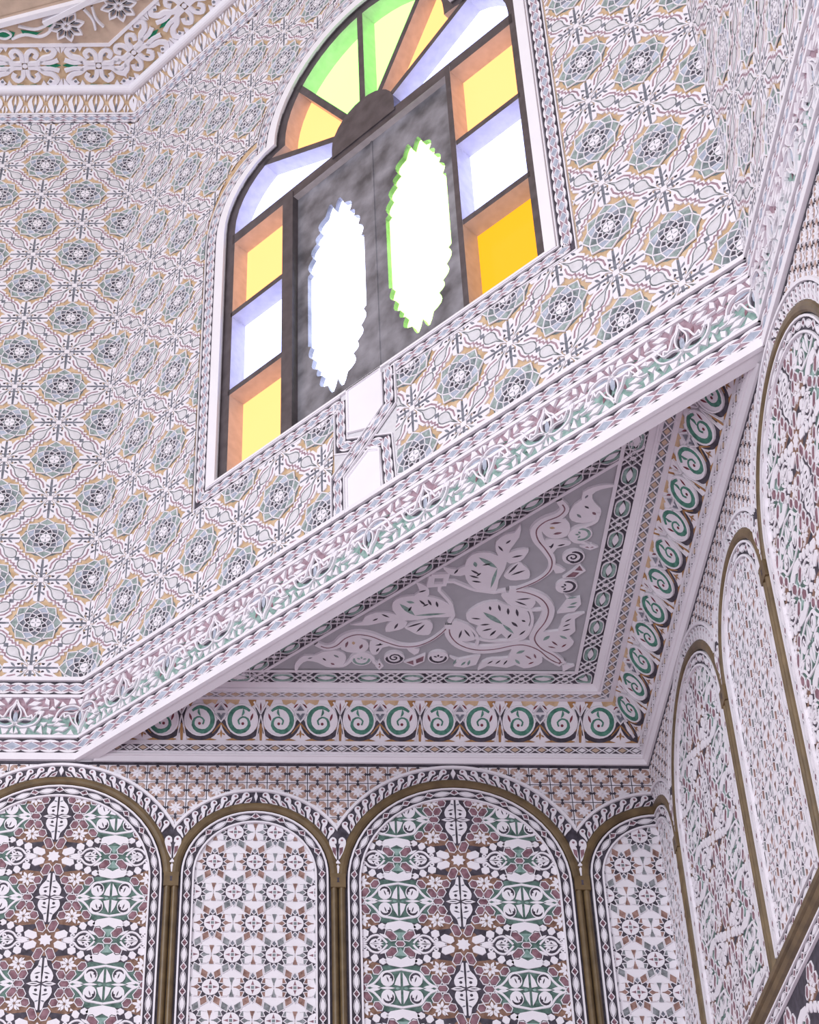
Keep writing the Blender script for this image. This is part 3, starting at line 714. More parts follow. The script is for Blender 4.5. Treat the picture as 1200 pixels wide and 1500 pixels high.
# arabesque panel, local (u, v) = (x, -y), normal down; symmetric about the bisector of the corner
AR = Frame((0, 0, 0.2165), (1, 0, 0), (0, -1, 0))
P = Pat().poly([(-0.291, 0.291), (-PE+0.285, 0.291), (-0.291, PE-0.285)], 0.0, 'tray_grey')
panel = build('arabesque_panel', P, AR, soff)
SH_ = dict(
 stem=[(-1.25,0.461),(-1.211,0.438),(-1.175,0.453),(-1.145,0.496),(-1.104,0.519),(-1.053,0.509),(-1.0,0.477),(-0.942,0.45),(-0.885,0.452),(-0.836,0.484),(-0.798,0.532),(-0.776,0.575)],
 stem2=[(-0.774,0.581),(-0.767,0.52),(-0.731,0.463),(-0.671,0.432),(-0.602,0.435),(-0.535,0.459),(-0.489,0.46),(-0.44,0.431),(-0.4,0.383),(-0.362,0.354),(-0.337,0.364)],
 leaf_tip=[(-1.319,0.296),(-1.321,0.324),(-1.312,0.355),(-1.288,0.385),(-1.254,0.385),(-1.231,0.404),(-1.19,0.415),(-1.158,0.403),(-1.147,0.37),(-1.157,0.335),(-1.183,0.319),(-1.214,0.323),(-1.241,0.345),(-1.278,0.356),(-1.301,0.333),(-1.312,0.299)],
 big_leaf=[(-1.114,0.581),(-1.076,0.595),(-1.067,0.623),(-1.032,0.648),(-0.987,0.645),(-0.964,0.636),(-0.978,0.66),(-0.979,0.701),(-0.955,0.727),(-0.916,0.736),(-0.871,0.733),(-0.825,0.717),(-0.787,0.678),(-0.779,0.629),(-0.844,0.624),(-0.894,0.61),(-0.934,0.606),(-0.995,0.601),(-1.055,0.579)],
 leaf_b=[(-0.997,0.538),(-0.995,0.573),(-0.975,0.601),(-0.949,0.604),(-0.928,0.59),(-0.942,0.557),(-0.967,0.544)],
 leaf_c=[(-0.93,0.563),(-0.893,0.589),(-0.858,0.602),(-0.837,0.578),(-0.839,0.545),(-0.848,0.521),(-0.884,0.523),(-0.911,0.544)],
 leaf_d=[(-0.905,0.815),(-0.874,0.798),(-0.86,0.774),(-0.866,0.74),(-0.918,0.732),(-0.89,0.77)],
 bud=[(-1.154,0.431),(-1.152,0.483),(-1.135,0.502),(-1.104,0.5),(-1.072,0.479),(-1.062,0.449),(-1.075,0.419),(-1.112,0.412)],
 bud2=[(-1.052,0.432),(-1.051,0.475),(-1.026,0.492),(-0.995,0.476),(-0.978,0.454),(-1.009,0.441),(-1.023,0.406),(-1.041,0.402)],
 curl=[(-0.921,0.442),(-0.874,0.429),(-0.89,0.399)],
 knotL=[(-0.862,0.798),(-0.858,0.849),(-0.806,0.85),(-0.806,0.806),(-0.862,0.798)],
 knotS=[(-0.823,0.802),(-0.823,0.775),(-0.785,0.715)],
 knotS2=[(-0.815,0.777),(-0.776,0.696),(-0.763,0.632),(-0.775,0.59)],
 center=[(-0.709,0.632),(-0.69,0.669),(-0.658,0.697),(-0.614,0.706),(-0.579,0.684),(-0.545,0.679),(-0.511,0.652),(-0.498,0.606),(-0.501,0.578),(-0.488,0.555),(-0.505,0.507),(-0.549,0.488),(-0.585,0.535),(-0.602,0.507),(-0.643,0.509),(-0.67,0.553),(-0.664,0.577),(-0.695,0.595)],
 corner_leaf=[(-0.641,0.307),(-0.63,0.356),(-0.597,0.376),(-0.545,0.382),(-0.538,0.43),(-0.51,0.44),(-0.462,0.426),(-0.436,0.397),(-0.429,0.358),(-0.453,0.333),(-0.487,0.323),(-0.518,0.342),(-0.545,0.325),(-0.61,0.335)],
 fan=[(-0.757,0.385),(-0.724,0.37),(-0.653,0.395),(-0.664,0.341),(-0.703,0.324),(-0.739,0.331),(-0.729,0.355)],
 leaf_e=[(-0.763,0.586),(-0.747,0.6),(-0.71,0.572),(-0.681,0.506),(-0.693,0.49),(-0.727,0.489),(-0.75,0.534)],
 loop=[(-0.752,0.595),(-0.711,0.577),(-0.672,0.52),(-0.665,0.473),(-0.674,0.436)],
 vine=[(-0.679,0.501),(-0.623,0.483),(-0.56,0.483),(-0.516,0.503)],
 r1=[(-1.082,0.369)],
 r2=[(-0.962,0.379)],
 r3=[(-0.802,0.384)],
 dia=[(-1.016,0.362),(-1.0,0.327),(-1.014,0.304),(-1.029,0.327)],
 pur=[(-0.927,0.353),(-0.889,0.372),(-0.849,0.403),(-0.851,0.359),(-0.889,0.328)],
 tri=[(-0.338,0.304),(-0.301,0.334),(-0.337,0.344)],
 wiggle=[(-1.193,0.325),(-1.151,0.326),(-1.126,0.353),(-1.111,0.388),(-1.075,0.406),(-1.043,0.384),(-1.037,0.353),(-1.015,0.327)],
)
HA = 0.010
NH = [0]
def lift(p):                         # every piece ends at a height of its own where pieces cross
    NH[0] += 1; return flat(p, 0.85+0.012*NH[0])
def both(nm, p):
    p = lift(p); build(nm, p, AR, panel); p = flat(p, 1.007); build(nm, Pat().add(p, rot=PI/2, sx=-1), AR, panel)
def leafy(nm, key, slits, both_=True, k=2):
    p = Pat().prism(smooth(inset(SH_[key], 1.09), k, True), 0, HA, 'white')
    for (x0, y0, x1, y1, wd, m) in slits: p.poly(lens(x0, y0, x1, y1, wd), HA+0.0006, m)
    both(nm, p) if both_ else build(nm, lift(p), AR, panel)
def stemmy(nm, key, w0, w1, red=True):
    pts = smooth(SH_[key], 4); n = len(pts)
    ws = [w0+(w1-w0)*sin(PI*min(1, i/n*1.15+0.12)) for i in range(n)]
    p = Pat().rib(pts, ws, 0, HA+0.002, 'white', prof=[(-1, 0), (-0.9, 1), (0.9, 1), (1, 0)])
    if red: p.rib(pts[2:-2], 0.0055, HA+0.0015, HA+0.0028, 'plum')
    both(nm, p)
stemmy('stem', 'stem', 0.012, 0.044); stemmy('stem', 'stem2', 0.026, 0.048)
leafy('leaf', 'leaf_tip', [(-1.28, .370, -1.262, .378, .008, 'slate'), (-1.225, .375, -1.212, .358, .008, 'charcoal'), (-1.185, .395, -1.165, .378, .010, 'sage_dark'), (-1.195, .345, -1.180, .332, .011, 'plum')])
leafy('leaf', 'big_leaf', [(-1.03, .615, -1.05, .600, .008, 'charcoal'), (-1.02, .640, -.99, .620, .008, 'charcoal'), (-.935, .713, -.905, .705, .014, 'mint'), (-.958, .70, -.90, .632, .020, 'mint'), (-.90, .632, -.79, .645, .012, 'mint'),
    (-.89, .722, -.865, .690, .009, 'charcoal'), (-.86, .725, -.845, .690, .009, 'charcoal'), (-.83, .715, -.822, .68, .009, 'charcoal'), (-.925, .655, -.915, .685, .008, 'charcoal'), (-.875, .685, -.855, .70, .008, 'charcoal')])
leafy('leaf', 'leaf_b', [(-.97, .552, -.958, .588, .009, 'charcoal')]); leafy('leaf', 'leaf_c', [(-.925, .563, -.87, .592, .009, 'charcoal'), (-.89, .535, -.862, .582, .009, 'charcoal')])
leafy('leaf', 'leaf_d', [(-.895, .765, -.868, .778, .008, 'charcoal')])
leafy('bud', 'bud', [(-1.142, .440, -1.135, .485, .010, 'plum'), (-1.09, .432, -1.082, .462, .012, 'plum'), (-1.115, .478, -1.113, .458, .012, 'ochre')])
leafy('bud', 'bud2', [(-1.035, .455, -1.005, .462, .008, 'charcoal'), (-1.03, .415, -1.02, .44, .008, 'charcoal'), (-1.012, .48, -1.02, .455, .007, 'charcoal')])
leafy('leaf', 'curl', []); leafy('leaf', 'dia', [(-1.015, .348, -1.015, .316, .009, 'plum')], k=1)
p = Pat().rib(SH_['knotL'][:-1], 0.016, 0, HA, 'white', True); both('knot', p)
p = Pat().rib(SH_['knotS']+SH_['knotS2'][1:], 0.016, 0, HA, 'white'); both('tendril', p)
leafy('leaf', 'center', [(-.66, .655, -.585, .585, .022, 'mint'), (-.585, .585, -.54, .53, .014, 'mint'), (-.64, .69, -.635, .665, .009, 'charcoal'), (-.61, .70, -.60, .66, .009, 'charcoal'), (-.575, .68, -.57, .64, .010, 'charcoal'), (-.545, .675, -.535, .63, .010, 'charcoal'),
    (-.70, .62, -.665, .615, .008, 'charcoal'), (-.665, .58, -.63, .585, .009, 'charcoal'), (-.655, .545, -.62, .56, .009, 'charcoal'), (-.625, .515, -.605, .55, .010, 'charcoal'), (-.555, .60, -.53, .57, .012, 'charcoal'), (-.52, .61, -.505, .60, .01, 'charcoal'), (-.56, .50, -.548, .53, .008, 'charcoal'), (-.52, .52, -.50, .55, .008, 'charcoal')], both_=False)
leafy('leaf', 'corner_leaf', [(-.62, .345, -.60, .366, .007, 'charcoal'), (-.59, .345, -.572, .370, .007, 'charcoal'), (-.56, .340, -.548, .370, .007, 'charcoal'), (-.52, .41, -.49, .43, .016, 'mint'), (-.50, .345, -.52, .375, .012, 'mint'), (-.487, .40, -.46, .375, .008, 'plum'), (-.455, .41, -.445, .38, .008, 'plum'), (-.47, .345, -.45, .36, .008, 'wine')])
leafy('leaf', 'leaf_e', [(-.735, .50, -.728, .55, .008, 'charcoal'), (-.72, .555, -.695, .51, .008, 'charcoal')])
leafy('fan_leaf', 'fan', [(-.715, .335, -.70, .36, .010, 'mint'), (-.69, .335, -.685, .37, .010, 'mint'), (-.745, .34, -.735, .375, .008, 'mint')], k=1)
leafy('leaf', 'tri', [], k=1)
p = Pat().prism(SH_['pur'], 0, HA, 'white'); p.poly(inset([(-.925, .353), (-.889, .372), (-.885, .332)], .7), HA+.0006, 'plum'); p.poly(inset([(-.889, .372), (-.849, .403), (-.851, .359), (-.885, .34)], .7), HA+.0006, 'plum'); both('petal', p)
for key, wdt in (('loop', 0.013), ('vine', 0.014), ('wiggle', 0.015)):
    p = Pat().rib(smooth(SH_[key], 3), wdt, 0, HA, 'white'); both('tendril', p)
for key, m in (('r1', 'mint'), ('r2', 'charcoal'), ('r3', 'charcoal')):
    x, y = SH_[key][0]; p = Pat().prism(circ(x, y, 0.038, 18), 0, HA, 'white')
    p.rib(arc(x, y, 0.028, PI*0.9, PI*2.1, 10), [0.003]+[0.010]*9+[0.003], HA, HA+0.001, m)
    if key == 'r2': p.rib(spiral(x, y+0.003, 0.024, 0.003, -0.3, 1.4), 0.006, HA, HA+0.001, m)
    else:
        for t in (0.4, 1.6, 2.6): p.poly(lens(x+0.005*cos(t), y+0.005*sin(t), x+0.020*cos(t), y+0.020*sin(t), 0.008), HA+0.0008, m)
    both('roundel', p)
# ------------------------------------------------------------------ blind arcade on both walls (u unrolled round the corner)
RAILZ = -1.455
def side_of(u): return 'front' if u < 0 else 'right'
FRS = {'front': FRONT, 'right': RIGHT}; WALL = {'front': wall_front, 'right': wall_right}
HALF = {'front': [(1, 0, 0.0), (-1, 0, -XL)], 'right': [(-1, 0, 0.0), (1, 0, YR)]}

# --- spandrel tiles: square with dark joints, four russet petals, white quatrefoil
TS = 0.0752
def m_tile():
    p = Pat(); s = TS/2-0.0016
    p.poly(rect(-s, s, -s, s), 0.0015, 'white')
    for sx in (1, -1):
        for sy in (1, -1):
            q = [(0.003, 0.018), (0.003, s-0.003), (s-0.013, s-0.003), (s-0.003, s-0.013), (s-0.003, 0.003), (0.018, 0.003), (0.011, 0.011)]
            q = [(sx*x, sy*y) for x, y in q]
            p.pit(q, 0.0020, 0.0045, 'peach', (sx*0.022, sy*0.022))
            p.rib([q[0], q[1], q[2], q[3], q[4], q[5]], 0.0028, 0.001, 0.0046, 'white')
            p.prism(lens(sx*0.002, sy*0.002, sx*0.019, sy*0.019, 0.007), 0.001, 0.0046, 'white')
    for k in range(4):
        t = PI/2*k; c, n = cos(t), sin(t)
        p.prism([(c*s*1.05, n*s*1.05), (c*(s-0.006)-n*0.007, n*(s-0.006)+c*0.007), (c*(s-0.012), n*(s-0.012)), (c*(s-0.006)+n*0.007, n*(s-0.006)-c*0.007)], 0.001, 0.0052, 'charcoal')
        p.prism(lens(0, 0, c*0.022, n*0.022, 0.010), 0.001, 0.0048, 'white')
    return Motif('flower_tile', p)
TILE = m_tile()

# --- arches
ARCH = {'wide': (WB/2, WB/2-0.013, -0.520), 'narrow': (WS/2, WS/2-0.013, -0.493)}
def arch_poly(kind, uc, e, zb, n=28):      # closed outline of the arch grown by e from its gilt line
    h, R, zc = ARCH[kind]; r = R+e
    return [(uc-r, zb), (uc+r, zb)]+[(uc+r*cos(PI*i/n), zc+r*sin(PI*i/n)) for i in range(n+1)]
def arch_path(kind, uc, e, zb, n=28):      # open path from left foot to right foot
    h, R, zc = ARCH[kind]; r = R+e
    return [(uc-r, zb)]+[(uc-r*cos(PI*i/n), zc+r*sin(PI*i/n)) for i in range(n+1)]+[(uc+r, zb)]
ARCHES = []
u = -WS/2
LAY = [('narrow', 0.0), ('wide', -WS/2-WB/2), ('narrow', -WS-WB), ('wide', -1.5*WS-1.5*WB), ('narrow', -2*WS-2*WB),
       ('wide', WS/2+WB/2), ('narrow', WS+WB), ('wide', 1.5*WS+1.5*WB), ('narrow', 2*WS+2*WB)]
cuts_tiles = [planes_of(arch_poly(k, c, 0.072, RAILZ)) for k, c in LAY]
for sd in ('front', 'right'):
    for i in range(0, 42):
        for j in range(0, 5):
            uu = (i+0.5)*TS*(-1 if sd == 'front' else 1)
            if abs(uu) > 3.24: continue
            put(TILE, FRS[sd], uu, -0.022-(j+0.5)*TS, WALL[sd], 0, HALF[sd]+[(0, 1, -0.014)], cuts_tiles)
    P = Pat().prism(rect(XL, 0, -0.022, -0.012) if sd == 'front' else rect(0, YR, -0.022, -0.012), 0, 0.004, 'charcoal'); build('dark_joint', P, FRS[sd], WALL[sd])  # charcoal strip between the tile field and the soffit cornice

def m_bead(L, W):                          # white vesica and plum lozenge strung together
    p = Pat()
    p.prism(lens(-L*0.31, 0, L*0.31, 0, W*0.62, 6), 0.001, 0.009, 'white', taper=0.04)
    for sx in (1, -1):
        q = [(sx*L*0.5, W*0.40), (sx*L*0.335, 0), (sx*L*0.5, -W*0.40)]
        p.pit(inset(q, 0.8), 0.007, 0.004, 'plum', (sx*L*0.5, 0)); p.rib(q, 0.0038, 0.002, 0.009, 'white')
        for sy in (1, -1): p.rib(smooth([(0, sy*W*0.40), (sx*L*0.22, sy*W*0.26), (sx*L*0.34, sy*0.0), (sx*L*0.36, 0)], 2), 0.002, 0.002, 0.007, 'white')
    return p
def m_comma():                             # running scroll of the outer ring; +u towards the apex
    p = Pat(); L, W = 0.040, 0.047; S = lambda q: [(x*L, y*W) for x, y in q]
    p.prism(S(smooth([(-0.20, 0.02), (-0.02, 0.34), (0.06, 0.62), (0.22, 0.86), (0.46, 0.94), (0.70, 0.85), (0.76, 0.66), (0.64, 0.52), (0.44, 0.50), (0.30, 0.38), (0.12, 0.18), (-0.06, 0.01)], 2, True)), 0.002, 0.010, 'white')
    p.poly(circ(0.50*L, 0.71*W, 0.0052, 7), 0.0106, 'plum')
    q = S([(0.24, 0.02), (0.48, 0.26), (0.92, 0.42), (0.84, 0.20), (0.66, 0.02)])
    p.pit(inset(q, 0.74), 0.006, 0.0035, 'plum'); p.rib(ccw(q), 0.0036, 0.002, 0.009, 'white', True)
    return p
COMMA = flat(m_comma(), 0.7); COM_R = Motif('scroll', Pat().add(COMMA, dx=-0.019)); COM_L = Motif('scroll', Pat().add(COMMA, dx=-0.019, sx=1))
COM_L = Motif('scroll', Pat().add(Pat().add(COMMA, dx=-0.019), sx=-1))

# --- star tracery for the narrow arches
SU, SV = 0.1462, 0.1240
def m_star(kite, kite2):
    p = Pat()
    p.poly(circ(0, 0, 0.047, 24), 0.0032, 'charcoal')
    p.prism(circ(0, 0, 0.0305, 18), 0.001, 0.009, 'white')
    for k in range(4):
        t = PI/2*k; c, s = cos(t), sin(t)
        p.poly([(c*0.009-s*0.0055, s*0.009+c*0.0055), (c*0.009+s*0.0055, s*0.009-c*0.0055), (c*0.026, s*0.026)], 0.0094, 'plum')
    p.prism(rect(-0.0055, 0.0055, -0.0055, 0.0055), 0.009, 0.0098, 'sage_dark')
    for k in range(12):
        t = PI/6*k; m = kite; kk = k % 6
        r0, r1, r2, d = 0.0335, 0.050, 0.070, 0.255
        if kk in (1, 5): r1, r2, d = 0.052, 0.067, 0.245
        if kk in (2, 4): t += 0.10 if k in (2, 8) else -0.10; r1, r2, d = 0.057, 0.079, 0.265
        if kk == 3: r1, r2, d = 0.044, 0.058, 0.21; m = kite2
        q = [(r0*cos(t), r0*sin(t)), (r1*cos(t+d), r1*sin(t+d)), (r2*cos(t), r2*sin(t)), (r1*cos(t-d), r1*sin(t-d))]
        p.pit(q, 0.0075, 0.0030, m); p.rib([q[3], q[0], q[1]], 0.0034, 0.002, 0.0098, 'white'); p.rib([q[1], q[2], q[3]], 0.0026, 0.004, 0.0092, 'white')
    return p
def m_petals(m):                           # white four-petal field between two stars of one row
    p = Pat()
    for k, (x, y) in enumerate(((0.020, 0.022), (-0.020, 0.022), (-0.020, -0.022), (0.020, -0.022))):
        p.prism(lens(x*0.05, y*0.05, x*1.5, y*1.5, 0.027), 0.002, 0.0085, 'white')
    for s in (1, -1):
        p.pit([(0, s*0.004), (0.0085, s*0.036), (-0.0085, s*0.036)], 0.009, 0.0065, m)
    return p
STARS = {'russet': Motif('star', flat(m_star('russet', 'slate'))), 'smoke': Motif('star', flat(m_star('smoke', 'slate')))}
PETS = {'russet': Motif('petal_cross', flat(m_petals('russet'))), 'smoke': Motif('petal_cross', flat(m_petals('smoke')))}

# --- tracery for the wide arches, one cell 0.44 x 0.335 around a white star
BU, BV = 0.2200, 0.1690
def hexes(p, L, m):
    for (x, y, l, wd, a) in L:
        h = hexa(x, y, l, wd, math.radians(a))
        if m == 'white': p.prism(h, 0.001, 0.0105, 'white', taper=0.04)
        else:
            p.pit(inset(h, 0.82), 0.0085, 0.0120, m); p.rib(ccw(h), 0.0036, 0.001, 0.0105, 'white', True)
def m_bigstar():
    p = Pat()
    p.poly(circ(0, 0, 0.062, 16), 0.0026, 'brown')
    st = []
    for k in range(16):
        r = 0.0255 if k % 2 == 0 else 0.0175; t = 2*PI*k/16; st.append((r*cos(t), r*sin(t)))
    p.prism(st, 0.001, 0.0105, 'white')
    for sx in (1, -1):
        for sy in (1, -1):
            hexes(p, [(sx*0.054, sy*0.021, 0.052, 0.030, sx*sy*20), (sx*0.096, sy*0.041, 0.034, 0.030, sx*sy*25), (sx*0.129, sy*0.056, 0.030, 0.030, sx*sy*15), (sx*0.158, sy*0.068, 0.027, 0.027, 90)], 'white')
            hexes(p, [(sx*0.022, sy*0.055, 0.052, 0.028, sx*sy*68)], 'plum')
    return Motif('star_medallion', flat(p))
def m_knot():
    p = Pat()
    p.poly([(0.07, 0), (0, 0.09), (-0.07, 0), (0, -0.09)], 0.0026, 'moss')
    hexes(p, [(0, 0, 0.034, 0.022, 0)], 'plum')
    for sx in (1, -1):
        for sy in (1, -1): hexes(p, [(sx*0.032, sy*0.033, 0.052, 0.029, sx*sy*48)], 'plum')
    for sy in (1, -1):
        p.pit([(0, sy*0.014), (0.024, sy*0.046), (-0.024, sy*0.046)], 0.003, 0.007, 'mint')
        q = [(-0.058, sy*0.066), (-0.045, sy*0.050), (-0.022, sy*0.048), (0, sy*0.060), (0.022, sy*0.048), (0.045, sy*0.050), (0.058, sy*0.066), (0.042, sy*0.082), (0.0, sy*0.091), (-0.042, sy*0.082)]
        p.prism(q, 0.001, 0.0105, 'white')
    return Motif('hexagon_knot', flat(p))
def m_hloz():                               # horizontal arabesque between star and knot
    p = Pat()
    for sy in (1, -1):
        p.rib(smooth([(-0.060, 0), (-0.036, sy*0.009), (-0.018, sy*0.008), (0.000, sy*0.028), (0.024, sy*0.034), (0.044, sy*0.018), (0.056, sy*0.003)], 3), 0.0085, 0.001, 0.0100, 'white')
        p.rib(spiral(-0.024, sy*0.0175, 0.0085, 0.002, 0, sy*1.0, 8), 0.0060, 0.001, 0.0095, 'white')
        p.rib(spiral(0.028, sy*0.0175, 0.0100, 0.002, PI, sy*1.1, 8), 0.0065, 0.001, 0.0095, 'white')
        p.prism(lens(-0.006, 0, 0.018, sy*0.020, 0.011), 0.001, 0.0095, 'white'); p.prism(lens(0.000, 0, 0.044, sy*0.005, 0.0095), 0.001, 0.0095, 'white')
        p.prism(lens(0.030, sy*0.040, 0.062, sy*0.020, 0.010), 0.001, 0.0090, 'white')
    p.prism(lens(-0.060, 0, -0.012, 0, 0.011), 0.001, 0.0095, 'white')
    return Motif('arabesque', flat(p))
def m_vloz():                               # vertical arabesque between two stars
    p = Pat()
    for sx in (1, -1):
        for sy in (1, -1):
            S = lambda q: [(sx*x, sy*y) for x, y in q]
            p.prism(S(smooth([(0.003, 0.006), (0.016, 0.012), (0.034, 0.009), (0.040, 0.032), (0.030, 0.054), (0.017, 0.070), (0.012, 0.094), (0.004, 0.098), (0.004, 0.060), (0.003, 0.030)], 2, True)), 0.001, 0.0100, 'white')
            p.poly(circ(sx*0.017, sy*0.024, 0.0058, 7), 0.0104, 'charcoal')
            p.poly(lens(sx*0.005, sy*0.044, sx*0.028, sy*0.037, 0.006), 0.0104, 'charcoal'); p.poly(lens(sx*0.004, sy*0.063, sx*0.018, sy*0.068, 0.006), 0.0104, 'slate')
        p.prism(lens(sx*0.004, 0, sx*0.052, 0, 0.014), 0.001, 0.0106, 'white'); p.poly(lens(sx*0.012, 0, sx*0.042, 0, 0.004), 0.0110, 'charcoal')
    return Motif('arabesque', flat(p))
def m_cart4():                              # bilobed cartouche with four swirling roundels
    p = Pat()
    p.poly([(0.122, 0), (0.095, 0.046), (0.055, 0.070), (0, 0.072), (-0.055, 0.070), (-0.095, 0.046), (-0.122, 0), (-0.095, -0.046), (-0.055, -0.070), (0, -0.072), (0.055, -0.070), (0.095, -0.046)], 0.0024, 'moss')
    for sx in (1, -1):
        for sy in (1, -1):
            x, y = sx*0.046, sy*0.027
            p.prism(circ(x, y, 0.0225, 14), 0.001, 0.0102, 'white')
            p.rib(arc(x, y, 0.0165, (0.1 if sx > 0 else 0.9)*PI*sy, ((0.1 if sx > 0 else 0.9)*PI+(-1.05 if sx > 0 else 1.05)*PI)*sy if False else (0.1*PI*sy if sx > 0 else 0.9*PI*sy)+sx*sy*1.05*PI, 8), [0.002, 0.006, 0.0075, 0.008, 0.008, 0.008, 0.0075, 0.006, 0.002], 0.0098, 0.0106, 'charcoal')
            p.poly(lens(x-sx*0.004, y-0.010, x+sx*0.003, y+0.008, 0.0045), 0.0106, 'charcoal'); p.poly(circ(x-sx*0.011, y+sy*0.005, 0.0034, 6), 0.0106, 'charcoal')
            p.rib(smooth([(0, sy*0.058), (sx*0.030, sy*0.053), (sx*0.060, sy*0.047), (sx*0.076, sy*0.028), (sx*0.094, sy*0.012), (sx*0.114, sy*0.004)], 3), 0.0080, 0.001, 0.0098, 'white')
            p.prism(lens(sx*0.070, sy*0.003, sx*0.108, sy*0.006, 0.010), 0.001, 0.0092, 'white')
            p.prism([(sx*0.004, sy*0.006), (sx*0.024, sy*0.010), (sx*0.016, sy*0.030), (sx*0.004, sy*0.048)], 0.001, 0.0092, 'white')
        p.prism(lens(sx*0.022, 0, sx*0.072, 0, 0.008), 0.001, 0.0092, 'white'); p.pit(lens(sx*0.006, 0, sx*0.022, 0, 0.008), 0.004, 0.008, 'mint')
    q = Pat().add(p, sx=1.06, sy=1.24); return Motif('cartouche', flat(q))
def m_floral():                             # russet triangle of small leaves framed by plum hexagons, upper right quadrant
    p = Pat()
    p.poly([(0.018, 0.066), (0.100, 0.056), (0.148, 0.078), (0.100, 0.140), (0.070, 0.150)], 0.0022, 'brown')
    hexes(p, [(0.050, 0.098, 0.036, 0.029, 70), (0.067, 0.134, 0.040, 0.027, 62), (0.100, 0.136, 0.046, 0.026, -55), (0.137, 0.101, 0.040, 0.026, -52)], 'plum')
    c = (0.087, 0.094)
    for t, r in ((0.2, 0.030), (0.9, 0.022), (1.7, 0.026), (2.6, 0.022), (3.5, 0.026), (4.3, 0.024), (5.2, 0.028), (5.8, 0.022)):
        p.prism(lens(c[0]+0.004*cos(t), c[1]+0.004*sin(t), c[0]+r*1.15*cos(t), c[1]+r*1.15*sin(t), 0.0115), 0.001, 0.0095, 'white')
    p.prism([(0.066, 0.070), (0.078, 0.074), (0.072, 0.082)], 0.001, 0.0095, 'white'); p.prism([(0.108, 0.066), (0.120, 0.070), (0.110, 0.078)], 0.001, 0.0095, 'white')
    return p
FLO = m_floral()
FLOS = [Motif('floral_spray', flat(Pat().add(FLO, sx=sx, sy=sy))) for sx in (1, -1) for sy in (1, -1)]
def m_midhex():
    p = Pat(); hexes(p, [(0.080, 0, 0.040, 0.025, 0), (-0.080, 0, 0.040, 0.025, 0)], 'plum'); return Motif('hexagon_pair', flat(p))
BST, KNO, HLO, VLO, CA4, MHX = m_bigstar(), m_knot(), m_hloz(), m_vloz(), m_cart4(), m_midhex()
def star_field(fr, uc, keep, parent, z0, z1):
    k = 0; z = -0.437-(-3)*SV
    for r in range(-3, 10):
        z = -0.437-r*SV; m = 'russet' if r % 2 == 0 else 'smoke'; m2 = 'smoke' if m == 'russet' else 'russet'
        for i in range(-4, 5):
            uu = uc+(i+(0.5 if r % 2 else 0))*SU
            put(STARS[m], fr, uu, z, parent, 0, keep); put(PETS[m2], fr, uu+SU/2, z, parent, 0, keep)
def wide_field(fr, uc, keep, parent, z0=-0.422):
    for r in range(-1, 4):
        z = z0-r*2*BV
        for i in (-1, 0, 1):
            x = uc+i*2*BU
            for half_ in ([()] if i == 0 else [(0, 1, z), (0, -1, -z)]): put(BST, fr, x, z, parent, 0, keep+([half_] if half_ else []))
            put(MHX, fr, x, z-BV, parent, 0, keep)
            if i == 0: put(VLO, fr, x, z-BV, parent, 0, keep)
            for f in FLOS: put(f, fr, x, z, parent, 0, keep)
        for s in (1, -1):
            put(KNO, fr, uc+s*BU, z, parent, 0, keep); put(CA4, fr, uc+s*BU, z-BV, parent, 0, keep)
            put(HLO, fr, uc+s*0.118, z, parent, 0 if s > 0 else PI, keep); put(HLO, fr, uc+s*0.322, z, parent, PI if s > 0 else 0, keep)

